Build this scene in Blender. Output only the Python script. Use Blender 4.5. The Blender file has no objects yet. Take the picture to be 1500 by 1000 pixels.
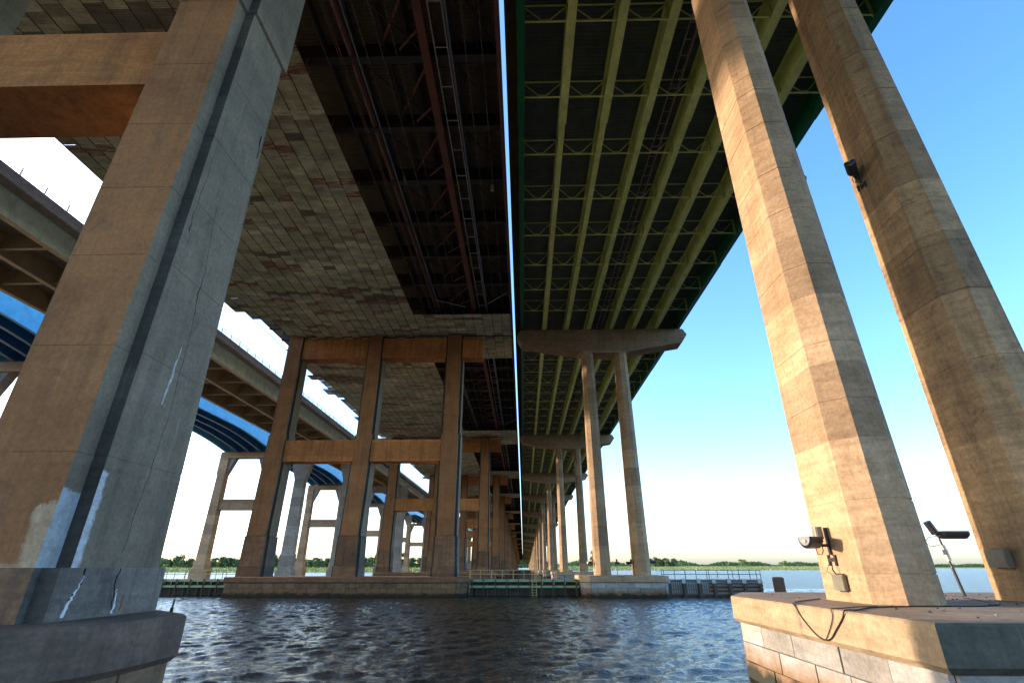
import bpy, math, random
import numpy as np
from mathutils import Vector, Matrix
rnd = random.Random(7)
scene = bpy.context.scene
COL = scene.collection

# ------------------------------------------------------------------ camera, sky, sun, exposure
F = 730.0
TH = math.atan(331/F)
YAW = math.atan(17*math.cos(TH)/F)
cam_d = bpy.data.cameras.new('camera')
cam_d.sensor_width = 36; cam_d.lens = 36*F/1500
cam_d.clip_start = 0.1; cam_d.clip_end = 12000
cam = bpy.data.objects.new('camera', cam_d); COL.objects.link(cam)
cam.location = (0, 0, 3.25)
cam.rotation_euler = (math.pi/2+TH, 0, YAW)
scene.camera = cam

SUN_EL = math.radians(7.0)
SUN_DIR = Vector((-1, 0.20, 0)).normalized()*math.cos(SUN_EL)+Vector((0, 0, math.sin(SUN_EL)))   # towards the sun
world = bpy.data.worlds.new('World'); scene.world = world
world.use_nodes = True
wn = world.node_tree.nodes; wl = world.node_tree.links
wn.clear()
wo = wn.new('ShaderNodeOutputWorld'); bg = wn.new('ShaderNodeBackground'); sky = wn.new('ShaderNodeTexSky')
sky.sky_type = 'NISHITA'; sky.sun_disc = False
sky.sun_elevation = math.radians(32)
sky.sun_rotation = math.atan2(SUN_DIR.x, SUN_DIR.y)
sky.air_density = 1.0; sky.dust_density = 1.8; sky.ozone_density = 1.8
gm = wn.new('ShaderNodeGamma'); gm.inputs[1].default_value = 1.1
hs = wn.new('ShaderNodeHueSaturation'); hs.inputs['Saturation'].default_value = 1.22; hs.inputs['Value'].default_value = .49; hs.inputs['Hue'].default_value = .498
wl.new(sky.outputs[0], gm.inputs[0]); wl.new(gm.outputs[0], hs.inputs['Color']); wb = wn.new('ShaderNodeMix'); wb.data_type = 'RGBA'; wb.blend_type = 'MULTIPLY'; wb.inputs[0].default_value = 1
wb.inputs[7].default_value = (.94, .96, 1.01, 1)
wl.new(hs.outputs[0], wb.inputs[6]); wl.new(wb.outputs[2], bg.inputs[0]); bg.inputs[1].default_value = 0.15
wl.new(bg.outputs[0], wo.inputs[0])
sun_d = bpy.data.lights.new('sun', 'SUN'); sun_d.energy = 1.2; sun_d.angle = math.radians(1.2)
sun_d.color = (1.0, 0.80, 0.62)
sun = bpy.data.objects.new('sun', sun_d); COL.objects.link(sun)
sun.rotation_euler = SUN_DIR.to_track_quat('Z', 'Y').to_euler(); sun.location = (-60, 0, 60)
vs = scene.view_settings
vs.view_transform = 'Standard'; vs.look = 'None'; vs.gamma = 1; vs.use_curve_mapping = False
vs.exposure = 2.75
try:
    scene.cycles.max_bounces = 10; scene.cycles.diffuse_bounces = 6
except Exception: pass

# ------------------------------------------------------------------ mesh helpers
class MB:
    def __init__(s): s.v = []; s.f = []; s.m = []
    def add(s, vs_, fs, m=0):
        o = len(s.v); s.v += [tuple(p) for p in vs_]
        s.f += [tuple(o+i for i in f) for f in fs]; s.m += [m]*len(fs)
    def hexa(s, a, b, m=0):            # a, b: two matching quads
        s.add(list(a)+list(b), [(3,2,1,0),(4,5,6,7),(0,1,5,4),(1,2,6,5),(2,3,7,6),(3,0,4,7)], m)
    def box(s, x0, y0, z0, x1, y1, z1, m=0):
        s.hexa([(x0,y0,z0),(x1,y0,z0),(x1,y1,z0),(x0,y1,z0)], [(x0,y0,z1),(x1,y0,z1),(x1,y1,z1),(x0,y1,z1)], m)
    def beam(s, p, q, w, h, m=0, up=(0,0,1)):
        p = Vector(p); q = Vector(q); d = (q-p).normalized(); u = Vector(up)
        if abs(d.dot(u)) > .98: u = Vector((0,1,0))
        a = d.cross(u).normalized(); b = a.cross(d).normalized()
        c = [a*(-w/2)+b*(-h/2), a*(w/2)+b*(-h/2), a*(w/2)+b*(h/2), a*(-w/2)+b*(h/2)]
        s.hexa([p+k for k in c], [q+k for k in c], m)
    def loft(s, rings, m=0, cap=True):
        n = len(rings[0]); vs_ = [p for r in rings for p in r]; fs = []
        for k in range(len(rings)-1):
            for i in range(n):
                j = (i+1) % n
                fs.append((k*n+i, k*n+j, (k+1)*n+j, (k+1)*n+i))
        if cap:
            fs.append(tuple(range(n))[::-1]); fs.append(tuple((len(rings)-1)*n+i for i in range(n)))
        s.add(vs_, fs, m if isinstance(m, int) else 0)
        if not isinstance(m, int):
            o = len(s.m)-len(fs)
            for k in range((len(rings)-1)*n): s.m[o+k] = m[k % n]
    def tube(s, pts, r, n=6, m=0):
        pts = [Vector(p) for p in pts]; rings = []; a = None
        for i, p in enumerate(pts):
            d = (pts[min(i+1, len(pts)-1)]-pts[max(i-1, 0)]).normalized()
            if a is None:
                u = Vector((0,0,1)) if abs(d.z) < .9 else Vector((1,0,0)); a = d.cross(u).normalized()
            else: a = (a-d*a.dot(d)).normalized()
            b = a.cross(d).normalized()
            rings.append([p+(a*math.cos(t)+b*math.sin(t))*r for t in [2*math.pi*k/n for k in range(n)]])
        s.loft(rings, m)
    def mesh(s, name, mats, smooth=False):
        me = bpy.data.meshes.new(name); me.from_pydata(s.v, [], s.f)
        if not isinstance(mats, (list, tuple)): mats = [mats]
        for k in mats: me.materials.append(k)
        if any(s.m): me.polygons.foreach_set('material_index', s.m)
        if smooth: me.polygons.foreach_set('use_smooth', [True]*len(me.polygons))
        me.update(); return me
def obj(name, me, parent=None, loc=(0,0,0), rot=(0,0,0), **props):
    o = bpy.data.objects.new(name, me); COL.objects.link(o)
    o.location = loc; o.rotation_euler = rot
    if parent: o.parent = parent
    for k, v in props.items(): o[k] = v
    return o
def thing(name, label, cat, loc=(0,0,0), group=None):
    o = obj(name, None, None, loc); o['label'] = label; o['category'] = cat
    o.empty_display_size = .5
    if group: o['group'] = group
    return o
def copy_tree(o, parent=None):
    c = o.copy(); COL.objects.link(c); c.parent = parent
    for ch in list(o.children): copy_tree(ch, c)
    return c

# ------------------------------------------------------------------ materials
def newmat(name):
    m = bpy.data.materials.new(name); m.use_nodes = True
    nt = m.node_tree; b = nt.nodes['Principled BSDF']
    return m, nt, b
def N(nt, t, **kw):
    n = nt.nodes.new(t)
    for k, v in kw.items(): setattr(n, k, v)
    return n
def ramp(nt, src, stops, interp='LINEAR'):
    r = N(nt, 'ShaderNodeValToRGB'); r.color_ramp.interpolation = interp
    els = r.color_ramp.elements
    while len(els) < len(stops): els.new(.5)
    for e, (p, c) in zip(els, stops):
        e.position = p; e.color = (*c, 1) if len(c) == 3 else c
    nt.links.new(src, r.inputs[0]); return r.outputs[0]
def mix(nt, a, b, fac, mode='MIX'):
    m = N(nt, 'ShaderNodeMix', data_type='RGBA', blend_type=mode)
    for i, v in ((6, a), (7, b)):
        if isinstance(v, tuple): m.inputs[i].default_value = (*v, 1)
        else: nt.links.new(v, m.inputs[i])
    if isinstance(fac, (int, float)): m.inputs[0].default_value = fac
    else: nt.links.new(fac, m.inputs[0])
    return m.outputs[2]
def coords(nt, scale=(1,1,1), rand=True, world_co=False):
    if world_co:
        g = N(nt, 'ShaderNodeNewGeometry'); src = g.outputs['Position']
    else:
        src = N(nt, 'ShaderNodeTexCoord').outputs['Object']
    if rand:
        oi = N(nt, 'ShaderNodeObjectInfo'); mu = N(nt, 'ShaderNodeMath', operation='MULTIPLY'); mu.inputs[1].default_value = 37.0
        nt.links.new(oi.outputs['Random'], mu.inputs[0])
        ad = N(nt, 'ShaderNodeVectorMath', operation='ADD'); nt.links.new(src, ad.inputs[0]); nt.links.new(mu.outputs[0], ad.inputs[1]); src = ad.outputs[0]
    mp = N(nt, 'ShaderNodeMapping'); mp.inputs['Scale'].default_value = scale
    nt.links.new(src, mp.inputs[0]); return mp.outputs[0]
def noise(nt, co, scale, detail=5, rough=.6, dist=0):
    n = N(nt, 'ShaderNodeTexNoise'); n.inputs['Scale'].default_value = scale; n.inputs['Detail'].default_value = detail
    n.inputs['Roughness'].default_value = rough; n.inputs['Distortion'].default_value = dist
    nt.links.new(co, n.inputs['Vector']); return n.outputs['Fac']
def bump(nt, b, h, strength=.3, dist=.02):
    n = N(nt, 'ShaderNodeBump'); n.inputs['Strength'].default_value = strength; n.inputs['Distance'].default_value = dist
    nt.links.new(h, n.inputs['Height']); nt.links.new(n.outputs[0], b.inputs['Normal'])
def concrete(name, c1, c2, stain=(.07,.05,.035), stain_amt=.55, streak=.5, rough=.85, tide=False, stain_lo=.5, lift=2.4, marks=(), band=1.0):
    m, nt, b = newmat(name)
    co = coords(nt); big = noise(nt, co, .35, 6, .65, .4); fine = noise(nt, co, 9, 8, .7)
    base = mix(nt, c1, c2, ramp(nt, big, [(.35,(0,0,0)),(.65,(1,1,1))]))
    st = coords(nt, (1.6, 1.6, .11)); s = noise(nt, st, 1.4, 7, .65, .2)
    sm = ramp(nt, s, [(stain_lo, (0,0,0)), (stain_lo+.22, (streak,)*3)])
    base = mix(nt, base, stain, sm)
    bl = noise(nt, co, .9, 8, .75, 1.0)
    base = mix(nt, base, stain, ramp(nt, bl, [(.56,(0,0,0)),(.74,(stain_amt,)*3)]))
    base = mix(nt, base, (.55,.5,.42), ramp(nt, noise(nt, st, 3.1, 6, .7), [(.62,(0,0,0)),(.8,(.35,)*3)]))
    sp = N(nt, 'ShaderNodeSeparateXYZ'); nt.links.new(co, sp.inputs[0])
    dv = N(nt, 'ShaderNodeMath', operation='DIVIDE'); dv.inputs[1].default_value = lift; nt.links.new(sp.outputs[2], dv.inputs[0])
    fl_ = N(nt, 'ShaderNodeMath', operation='FLOOR'); nt.links.new(dv.outputs[0], fl_.inputs[0])
    wh = N(nt, 'ShaderNodeTexWhiteNoise', noise_dimensions='1D'); nt.links.new(fl_.outputs[0], wh.inputs['W'])
    base = mix(nt, base, ramp(nt, wh.outputs['Value'], [(0,(.76,.74,.72)),(1,(1.16,1.15,1.12))]), band, 'MULTIPLY')
    hz = noise(nt, coords(nt, (.5,.5,2.6)), 1.7, 6, .7)
    base = mix(nt, base, ramp(nt, hz, [(.34,(.72,.70,.66)),(.62,(1.12,1.1,1.08))]), .85*band, 'MULTIPLY')
    if marks:
        mc = coords(nt, (1,1,1), False)
        nz = N(nt, 'ShaderNodeTexNoise'); nz.inputs['Scale'].default_value = 2.6; nz.inputs['Detail'].default_value = 9; nz.inputs['Roughness'].default_value = .7; nt.links.new(mc, nz.inputs['Vector'])
        sb = N(nt, 'ShaderNodeVectorMath', operation='SUBTRACT'); sb.inputs[1].default_value = (.5,.5,.5); nt.links.new(nz.outputs['Color'], sb.inputs[0])
        for col_, jit, bx in marks:
            ml = N(nt, 'ShaderNodeVectorMath', operation='MULTIPLY'); ml.inputs[1].default_value = jit; nt.links.new(sb.outputs[0], ml.inputs[0])
            ad2 = N(nt, 'ShaderNodeVectorMath', operation='ADD'); nt.links.new(mc, ad2.inputs[0]); nt.links.new(ml.outputs[0], ad2.inputs[1])
            s3 = N(nt, 'ShaderNodeSeparateXYZ'); nt.links.new(ad2.outputs[0], s3.inputs[0]); fac = None
            for ax in range(3):
                for lo, sgn in ((bx[ax*2], 1), (bx[ax*2+1], -1)):
                    mr_ = N(nt, 'ShaderNodeMapRange', clamp=True); nt.links.new(s3.outputs[ax], mr_.inputs[0])
                    mr_.inputs[1].default_value = lo-.03*sgn; mr_.inputs[2].default_value = lo+.05*sgn
                    if fac is None: fac = mr_.outputs[0]
                    else:
                        mm = N(nt, 'ShaderNodeMath', operation='MULTIPLY'); nt.links.new(fac, mm.inputs[0]); nt.links.new(mr_.outputs[0], mm.inputs[1]); fac = mm.outputs[0]
            mm = N(nt, 'ShaderNodeMath', operation='MULTIPLY'); nt.links.new(fac, mm.inputs[0]); nt.links.new(ramp(nt, nz.outputs['Fac'], [(.3,(.35,)*3),(.55,(.95,)*3)]), mm.inputs[1])
            base = mix(nt, base, col_, mm.outputs[0])
    base = mix(nt, base, ramp(nt, fine, [(.25,(.55,.55,.55)),(.75,(1.25,1.25,1.25))]), .8, 'MULTIPLY')
    oi = N(nt, 'ShaderNodeObjectInfo'); base = mix(nt, base, ramp(nt, oi.outputs['Random'], [(0,(.78,.77,.75)),(.5,(1,.98,.95)),(1,(1.15,1.15,1.15))]), 1.0, 'MULTIPLY')
    if tide:
        g = N(nt, 'ShaderNodeNewGeometry'); sx = N(nt, 'ShaderNodeSeparateXYZ'); nt.links.new(g.outputs['Position'], sx.inputs[0])
        ad = N(nt, 'ShaderNodeMath', operation='MULTIPLY_ADD'); nt.links.new(noise(nt, co, 1.2, 5), ad.inputs[0]); ad.inputs[1].default_value = .9
        nt.links.new(sx.outputs[2], ad.inputs[2])
        t = ramp(nt, ad.outputs[0], [(.0,(1,1,1)),(.72,(1,1,1)),(.9,(.75,)*3),(1.0,(0,0,0))])
        mr = N(nt, 'ShaderNodeMapRange'); mr.inputs[1].default_value = .25; mr.inputs[2].default_value = 1.9; nt.links.new(ad.outputs[0], mr.inputs[0])
        base = mix(nt, base, (.20,.10,.035), ramp(nt, mr.outputs[0], [(.45,(.85,)*3),(.75,(0,0,0))]))
        base = mix(nt, base, (.018,.02,.008), ramp(nt, mr.outputs[0], [(.30,(1,1,1)),(.42,(0,0,0))]))
    nt.links.new(base, b.inputs['Base Color']); b.inputs['Roughness'].default_value = rough
    hb = N(nt, 'ShaderNodeMath', operation='ADD'); nt.links.new(fine, hb.inputs[0]); nt.links.new(bl, hb.inputs[1])
    bump(nt, b, hb.outputs[0], .5, .03)
    return m
def paint(name, c, rough=.5, dirt=(.10,.07,.04), amt=.4, metallic=0, var=.25, world_co=False):
    m, nt, b = newmat(name)
    co = coords(nt); n1 = noise(nt, co, .8, 7, .7, .3); n2 = noise(nt, co, 12, 5)
    base = mix(nt, c, tuple(k*(1-var) for k in c), ramp(nt, n1, [(.35,(0,0,0)),(.65,(1,1,1))]))
    base = mix(nt, base, dirt, ramp(nt, noise(nt, coords(nt, (1,.25,1)), 2.2, 8, .75), [(.55,(0,0,0)),(.75,(amt,)*3)]))
    nt.links.new(base, b.inputs['Base Color']); b.inputs['Roughness'].default_value = rough; b.inputs['Metallic'].default_value = metallic
    bump(nt, b, n2, .15, .01)
    return m
def plain(name, c, rough=.6, metallic=0):
    m, nt, b = newmat(name)
    co = coords(nt)
    base = mix(nt, c, tuple(k*.6 for k in c), ramp(nt, noise(nt, co, 6, 6, .7), [(.3,(0,0,0)),(.7,(1,1,1))]))
    nt.links.new(base, b.inputs['Base Color']); b.inputs['Roughness'].default_value = rough; b.inputs['Metallic'].default_value = metallic
    return m
M = {}
M['tan_side_shade'] = concrete('old_concrete_side_shade', (.27,.225,.155), (.185,.155,.11), (.06,.055,.045), .6, .5, band=.35)  # column sides: cool sky light put into the colour as grey
M['ped_side_shade'] = concrete('old_pedestal_side_shade', (.19,.175,.15), (.10,.095,.085), (.035,.033,.03), .9, .6)  # pedestal sides greyed the same way, cool light in the colour
M['joint'] = concrete('step_face_shade', (.10,.085,.065), (.065,.055,.045), (.03,.03,.025), .6, .4)  # step faces beside the pilaster: recess shade painted as a dark tone
M['tan'] = concrete('old_concrete_warm_light', (.42,.185,.065), (.31,.13,.043), (.06,.045,.03), .5, .45, band=.35)  # column fronts: same concrete, warm light put into the colour as orange
M['tan_ped'] = concrete('old_pedestal_concrete', (.30,.15,.07), (.17,.095,.05), (.035,.03,.025), .85, .6)
M['rusty'] = concrete('rust_stained_beam', (.68,.28,.08), (.52,.195,.055), (.15,.06,.025), .45, .5, stain_lo=.47)
M['new'] = concrete('pier_concrete', (.50,.345,.21), (.37,.24,.135), (.16,.095,.05), .6, .4)
M['dirty'] = concrete('mottled_pier_concrete', (.46,.30,.16), (.30,.20,.11), (.05,.035,.025), .9, .5)
M['slab'] = concrete('footing_slab_concrete', (.50,.38,.25), (.42,.30,.18), (.12,.10,.07), .5, .5, tide=False)
M['mould_shade'] = concrete('mouldy_shaded_slab_face', (.17,.165,.13), (.10,.10,.08), (.04,.045,.035), .8, .6)  # mould stain and the shade of the front face, both in the colour
M['darkslab'] = concrete('dark_footing_concrete', (.20,.145,.11), (.09,.068,.055), (.03,.028,.025), .6, .5)
M['brownslab'] = concrete('stained_footing_concrete', (.30,.16,.08), (.21,.10,.045), (.07,.05,.03), .6, .5)
M['granite'] = concrete('granite_block', (.44,.42,.39), (.34,.33,.32), (.2,.15,.1), .5, .25, tide=True)
M['granite_b'] = concrete('granite_block_brown', (.25,.16,.09), (.16,.105,.06), (.05,.035,.022), .8, .6, tide=True)
M['tan_mk'] = concrete('old_concrete_warm_light_marked', (.42,.185,.065), (.31,.13,.043), (.06,.045,.03), .5, .45, marks=[((.50,.36,.22), (.35,0,.9), (-10.36,-9.0,-9,9,3.0,4.5)), ((.50,.36,.22), (.2,0,.3), (-12.5,-9,-9,9,3.0,3.33))], band=.35)  # warm-lit front tone with pale patches
M['side_shade_mk'] = concrete('old_concrete_side_shade_marked', (.27,.225,.155), (.185,.155,.11), (.06,.055,.045), .6, .5, marks=[((.55,.60,.64), (0,.32,.6), (-9.72,-9.4,-3,-1.0,3.0,5.25)), ((.40,.46,.50), (0,.4,.9), (-9.99,-9.85,-3,3,3.0,4.75))], band=.35)  # cool shaded side tone with whitewash patches
M['mortar'] = plain('mortar', (.05,.045,.04), .95)
M['hp'] = concrete('h_pier_concrete', (.50,.34,.20), (.42,.27,.15), (.2,.12,.07), .4, .3)
M['palecon'] = concrete('grey_pier_concrete', (.40,.37,.33), (.32,.30,.27), (.16,.13,.1), .5, .3)
M['ygreen'] = paint('yellow_green_steel', (.84,.90,.30), .45, (.42,.28,.08), .38)
M['dgreen'] = paint('dark_green_steel', (.012,.17,.07), .4, (.02,.05,.03), .4)
M['corr'] = paint('deck_corrugation', (.13,.155,.15), .45, (.04,.045,.04), .5, .3)
M['corr_old'] = paint('old_deck_corrugation', (.17,.145,.10), .6, (.05,.04,.03), .6)
M['darksteel'] = paint('dark_weathered_steel', (.030,.026,.026), .6, (.06,.03,.015), .5)
M['redsteel'] = paint('oxide_red_steel', (.17,.06,.035), .6, (.06,.03,.02), .6)
M['pipe'] = paint('brown_pipe', (.12,.05,.03), .5, (.04,.025,.02), .6)
M['traybrown'] = paint('brown_cable_tray', (.38,.27,.24), .5, (.1,.05,.03), .5)
M['galv'] = paint('galvanised_metal', (.50,.50,.48), .45, (.25,.15,.08), .4, .4)
M['blueconduit'] = paint('blue_grey_conduit', (.25,.32,.38), .4)
M['lightblue'] = paint('sky_blue_steel', (.16,.64,.92), .45, (.1,.5,.8), .4)
M['navy'] = paint('blue_girder_steel', (.035,.19,.50), .45, (.02,.05,.14), .5)
M['flangeblue'] = paint('blue_flange_steel', (.30,.44,.55), .45, (.2,.3,.4), .4)
M['palegreen'] = paint('pale_green_steel', (.74,.86,.72), .5, (.30,.32,.22), .4)
M['khaki'] = paint('khaki_steel', (.42,.31,.17), .6, (.25,.18,.10), .5)
M['tanflange'] = paint('tan_flange_steel', (.72,.50,.27), .55, (.4,.25,.12), .5)
M['deckcon'] = concrete('deck_concrete', (.42,.38,.33), (.33,.30,.26), (.1,.08,.06), .5, .3)
M['soffit'] = concrete('overhang_concrete', (.40,.26,.12), (.32,.20,.09), (.12,.07,.03), .6, .4)
M['wire'] = plain('black_cable', (.015,.015,.016), .5)
M['lightwire'] = plain('grey_cable', (.22,.19,.14), .6)
M['blackplastic'] = plain('black_housing', (.03,.033,.04), .35)
M['boxgrey'] = plain('grey_box_enamel', (.20,.18,.13), .5)
M['timber'] = paint('dark_fender_timber', (.10,.085,.07), .8, (.03,.025,.02), .7)
M['timber2'] = paint('brown_fender_timber', (.17,.085,.04), .8, (.06,.035,.02), .7)
M['greenwale'] = paint('green_stained_wale', (.36,.48,.26), .7, (.07,.08,.05), .6)
M['deckplank'] = paint('walkway_plank', (.34,.32,.24), .8, (.16,.16,.1), .6)
M['wale'] = paint('grey_wale', (.24,.22,.19), .8, (.08,.06,.04), .6)
M['rail'] = paint('rusty_railing', (.07,.045,.04), .6, (.2,.08,.03), .5)
M['railg'] = paint('olive_railing', (.60,.47,.18), .6, (.2,.12,.05), .5)
M['white'] = concrete('whitewash', (.62,.66,.68), (.45,.50,.54), (.25,.24,.22), .7, .4)
M['tanwash'] = concrete('pale_tan_patch', (.55,.42,.28), (.42,.30,.18), (.25,.15,.08), .5, .4)
M['mineral'] = plain('white_mineral', (.85,.85,.88), .7)
M['crack'] = plain('crack_dark', (.02,.016,.013), .95)
M['rod'] = plain('rusty_rod', (.36,.15,.05), .7)
M['seam'] = plain('dark_seam_angle', (.07,.05,.035), .8)
def panelmat(name, c, rust):
    m, nt, b = newmat(name)
    wc = coords(nt, (1,1,1), False, True)
    n1 = noise(nt, coords(nt, (.35,3.0,1), False, True), 1.6, 7, .7)
    big = noise(nt, wc, .13, 4, .6)
    base = mix(nt, c, tuple(k*.55 for k in c), ramp(nt, noise(nt, coords(nt, (.6,1.2,1), False, True), 1.1, 8, .7), [(.38,(0,0,0)),(.66,(1,1,1))]))
    base = mix(nt, base, (.30,.09,.035), ramp(nt, n1, [(rust,(0,0,0)),(rust+.05,(.9,)*3)]))
    base = mix(nt, base, (.05,.035,.03), ramp(nt, noise(nt, coords(nt, (.5,4.0,1), False, True), 2.3, 6, .7), [(.60,(0,0,0)),(.70,(.8,)*3)]))
    base = mix(nt, base, (.62,.56,.50), ramp(nt, noise(nt, coords(nt, (.45,3.4,1), False, True), 1.9, 6, .7), [(rust+.06,(0,0,0)),(rust+.1,(.8,)*3)]))
    base = mix(nt, base, ramp(nt, big, [(.3,(.7,.68,.62)),(.7,(1.12,1.12,1.06))]), 1.0, 'MULTIPLY')
    nt.links.new(base, b.inputs['Base Color']); b.inputs['Roughness'].default_value = .6
    bump(nt, b, noise(nt, wc, 5, 5), .3, .02)
    return m
PM = [panelmat('shield_sheet_olive', (0.631,0.635,0.420), 0.640), panelmat('shield_sheet_olive_b', (0.695,0.701,0.473), 0.680),
      panelmat('shield_sheet_light', (0.800,0.811,0.568), 0.620), panelmat('shield_sheet_dull', (0.485,0.470,0.315), 0.610),
      panelmat('shield_sheet_dark', (0.274,0.263,0.189), 0.600), panelmat('shield_sheet_rusty', (0.505,0.373,0.231), 0.480),
      panelmat('shield_sheet_grey', (0.610,0.623,0.504), 0.600)]
PW = [26, 28, 12, 11, 3, 5, 12]

# ------------------------------------------------------------------ water, land
def water_mat(name='river_water', ro=.03, sc=6.5, dist=.075):
    m, nt, b = newmat(name)
    b.inputs['Base Color'].default_value = (.022,.022,.016,1); b.inputs['Roughness'].default_value = ro; b.inputs['IOR'].default_value = 1.33
    wc = coords(nt, (1.0,1.0,1), False, True)
    n1 = noise(nt, wc, sc, 6, .6, .6); n2 = noise(nt, coords(nt, (.5,1,1), False, True), .45, 4, .55, .2)
    a = N(nt, 'ShaderNodeMath', operation='MULTIPLY_ADD'); nt.links.new(n2, a.inputs[0]); a.inputs[1].default_value = .7; nt.links.new(n1, a.inputs[2])
    bump(nt, b, a.outputs[0], 1.0, dist)
    return m
WM = water_mat()
xs = np.linspace(-48, 62, 860); ys = np.concatenate([np.linspace(-4, 7.9, 60), np.linspace(8, 45, 420), np.linspace(45.2, 96, 240)])
X, Y = np.meshgrid(xs, ys); Z = np.zeros_like(X)
rs = np.random.RandomState(3)
for i in range(46):
    L = 10**rs.uniform(-.32, .28); th = rs.normal(1.9, .75); k = 2*math.pi/L
    amp = .0040*L
    ph = rs.uniform(0, 6.28)
    warp = .6*np.sin(X*.21+i)+.6*np.cos(Y*.17+i*2.)
    Z += amp*np.sin(k*(X*math.cos(th)+Y*math.sin(th))+ph+warp)
edge = np.minimum.reduce([(X+48)/4, (62-X)/4, (96-Y)/6, (Y+4)/3]).clip(0, 1)
Z = (Z+.35*np.abs(Z))*edge
nv = X.size; co = np.stack([X, Y, Z], -1).reshape(-1).astype('f')
ny, nx = X.shape
idx = np.arange(nv).reshape(ny, nx)
q = np.stack([idx[:-1,:-1], idx[:-1,1:], idx[1:,1:], idx[1:,:-1]], -1).reshape(-1, 4)
me = bpy.data.meshes.new('river'); me.vertices.add(nv); me.vertices.foreach_set('co', co)
me.loops.add(q.size); me.loops.foreach_set('vertex_index', q.reshape(-1).astype('i'))
me.polygons.add(len(q)); me.polygons.foreach_set('loop_start', np.arange(0, q.size, 4).astype('i'))
me.update(calc_edges=True); me.polygons.foreach_set('use_smooth', [True]*len(q)); me.materials.append(WM)
obj('river_water', me, kind='structure')
b = MB(); R_ = 6000
for x0, y0, x1, y1 in ((-R_,-R_,R_,-4), (-R_,-4,-48,96), (62,-4,R_,96), (-R_,96,R_,R_)):
    b.add([(x0,y0,0),(x1,y0,0),(x1,y1,0),(x0,y1,0)], [(0,1,2,3)])
obj('open_water', b.mesh('open_water', water_mat('open_river_water', .22, 2.2, .35)), kind='structure')
b = MB(); b.add([(-R_,-R_,-6),(R_,-R_,-6),(R_,R_,-6),(-R_,R_,-6)], [(0,1,2,3)])
obj('ground', b.mesh('ground', plain('river_bed', (.05,.045,.03), .95)), kind='structure')

def grassmat(name, c1, c2):
    m, nt, bb = newmat(name)
    wc = coords(nt, (1,1,1), False, True)
    base = mix(nt, c1, c2, ramp(nt, noise(nt, coords(nt, (.3,1,1), False, True), .035, 8, .7), [(.4,(0,0,0)),(.6,(1,1,1))]))
    base = mix(nt, base, ramp(nt, noise(nt, wc, .8, 5), [(.3,(.6,.6,.6)),(.7,(1.2,1.2,1.2))]), 1.0, 'MULTIPLY')
    nt.links.new(base, bb.inputs['Base Color']); bb.inputs['Roughness'].default_value = .9
    return m
GM = [grassmat('marsh_green', (.22,.30,.08), (.32,.34,.11)), grassmat('marsh_straw', (.62,.55,.24), (.42,.42,.15))]
def land(name, x0, x1, yf, yb, z1, mat, seed, zb=None):
    r = random.Random(seed); b = MB(); nx = 90; prof = [(0,-1.5),(3,.25),(25,z1*.45),(90,z1),(yb-yf,zb or z1)]
    rows = []
    for dy, z in prof:
        row = []
        for i in range(nx+1):
            x = x0+(x1-x0)*i/nx
            wob = 9*math.sin(x*.013+seed)+5*math.sin(x*.041+seed*2)
            row.append((x, yf+dy+wob, z+(.25*math.sin(x*.05+dy) if dy > 10 else 0)))
        rows.append(row)
    for k in range(len(rows)-1):
        for i in range(nx):
            b.add([rows[k][i], rows[k][i+1], rows[k+1][i+1], rows[k+1][i]], [(0,1,2,3)])
    return obj(name, b.mesh(name, mat), kind='structure')
land('marsh_ground', -1500, -60, 400, 2400, 2.6, GM[0], 1)
land('far_marsh_ground', 44, 470, 690, 2600, 3.6, GM[1], 4, 5.5)
land('distant_shore_ground', 480, 2800, 1750, 3600, 4.0, GM[0], 6)
def reeds(name, x0, x1, yf, depth, n, h, z1, seed, mats, label):
    r = random.Random(seed); b = MB()
    for _ in range(n):
        x = r.uniform(x0, x1); t = r.random()**1.6; y = yf+4+t*depth
        wob = 9*math.sin(x*.013+seed)+5*math.sin(x*.041+seed*2); y += wob
        dy = t*depth+4; z = .25+(z1*.45-.25)*min(1,(dy-3)/22) if dy < 25 else z1*(.45+.55*min(1,(dy-25)/65))
        w = r.uniform(.25, .8); hh = h*r.uniform(.55, 1.15)
        b.add([(x-w,y,z-.3),(x+w,y+r.uniform(-.5,.5),z-.3),(x+r.uniform(-.4,.4),y,z+hh)], [(0,1,2)], 0 if r.random() < .65 else 1)
    return obj(name, b.mesh(name, mats), kind='stuff', label=label, category='grass')
reeds('marsh_grass', -700, -66, 400, 120, 9000, 1.7, 2.6, 1, [GM[0], GM[1]], 'bright green marsh grass on the far bank behind the left piers')
reeds('reed_bed', 46, 468, 690, 260, 9000, 2.2, 3.6, 4, [GM[1], GM[0]], 'straw coloured reed bed on the far bank right of the piers')

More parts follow.
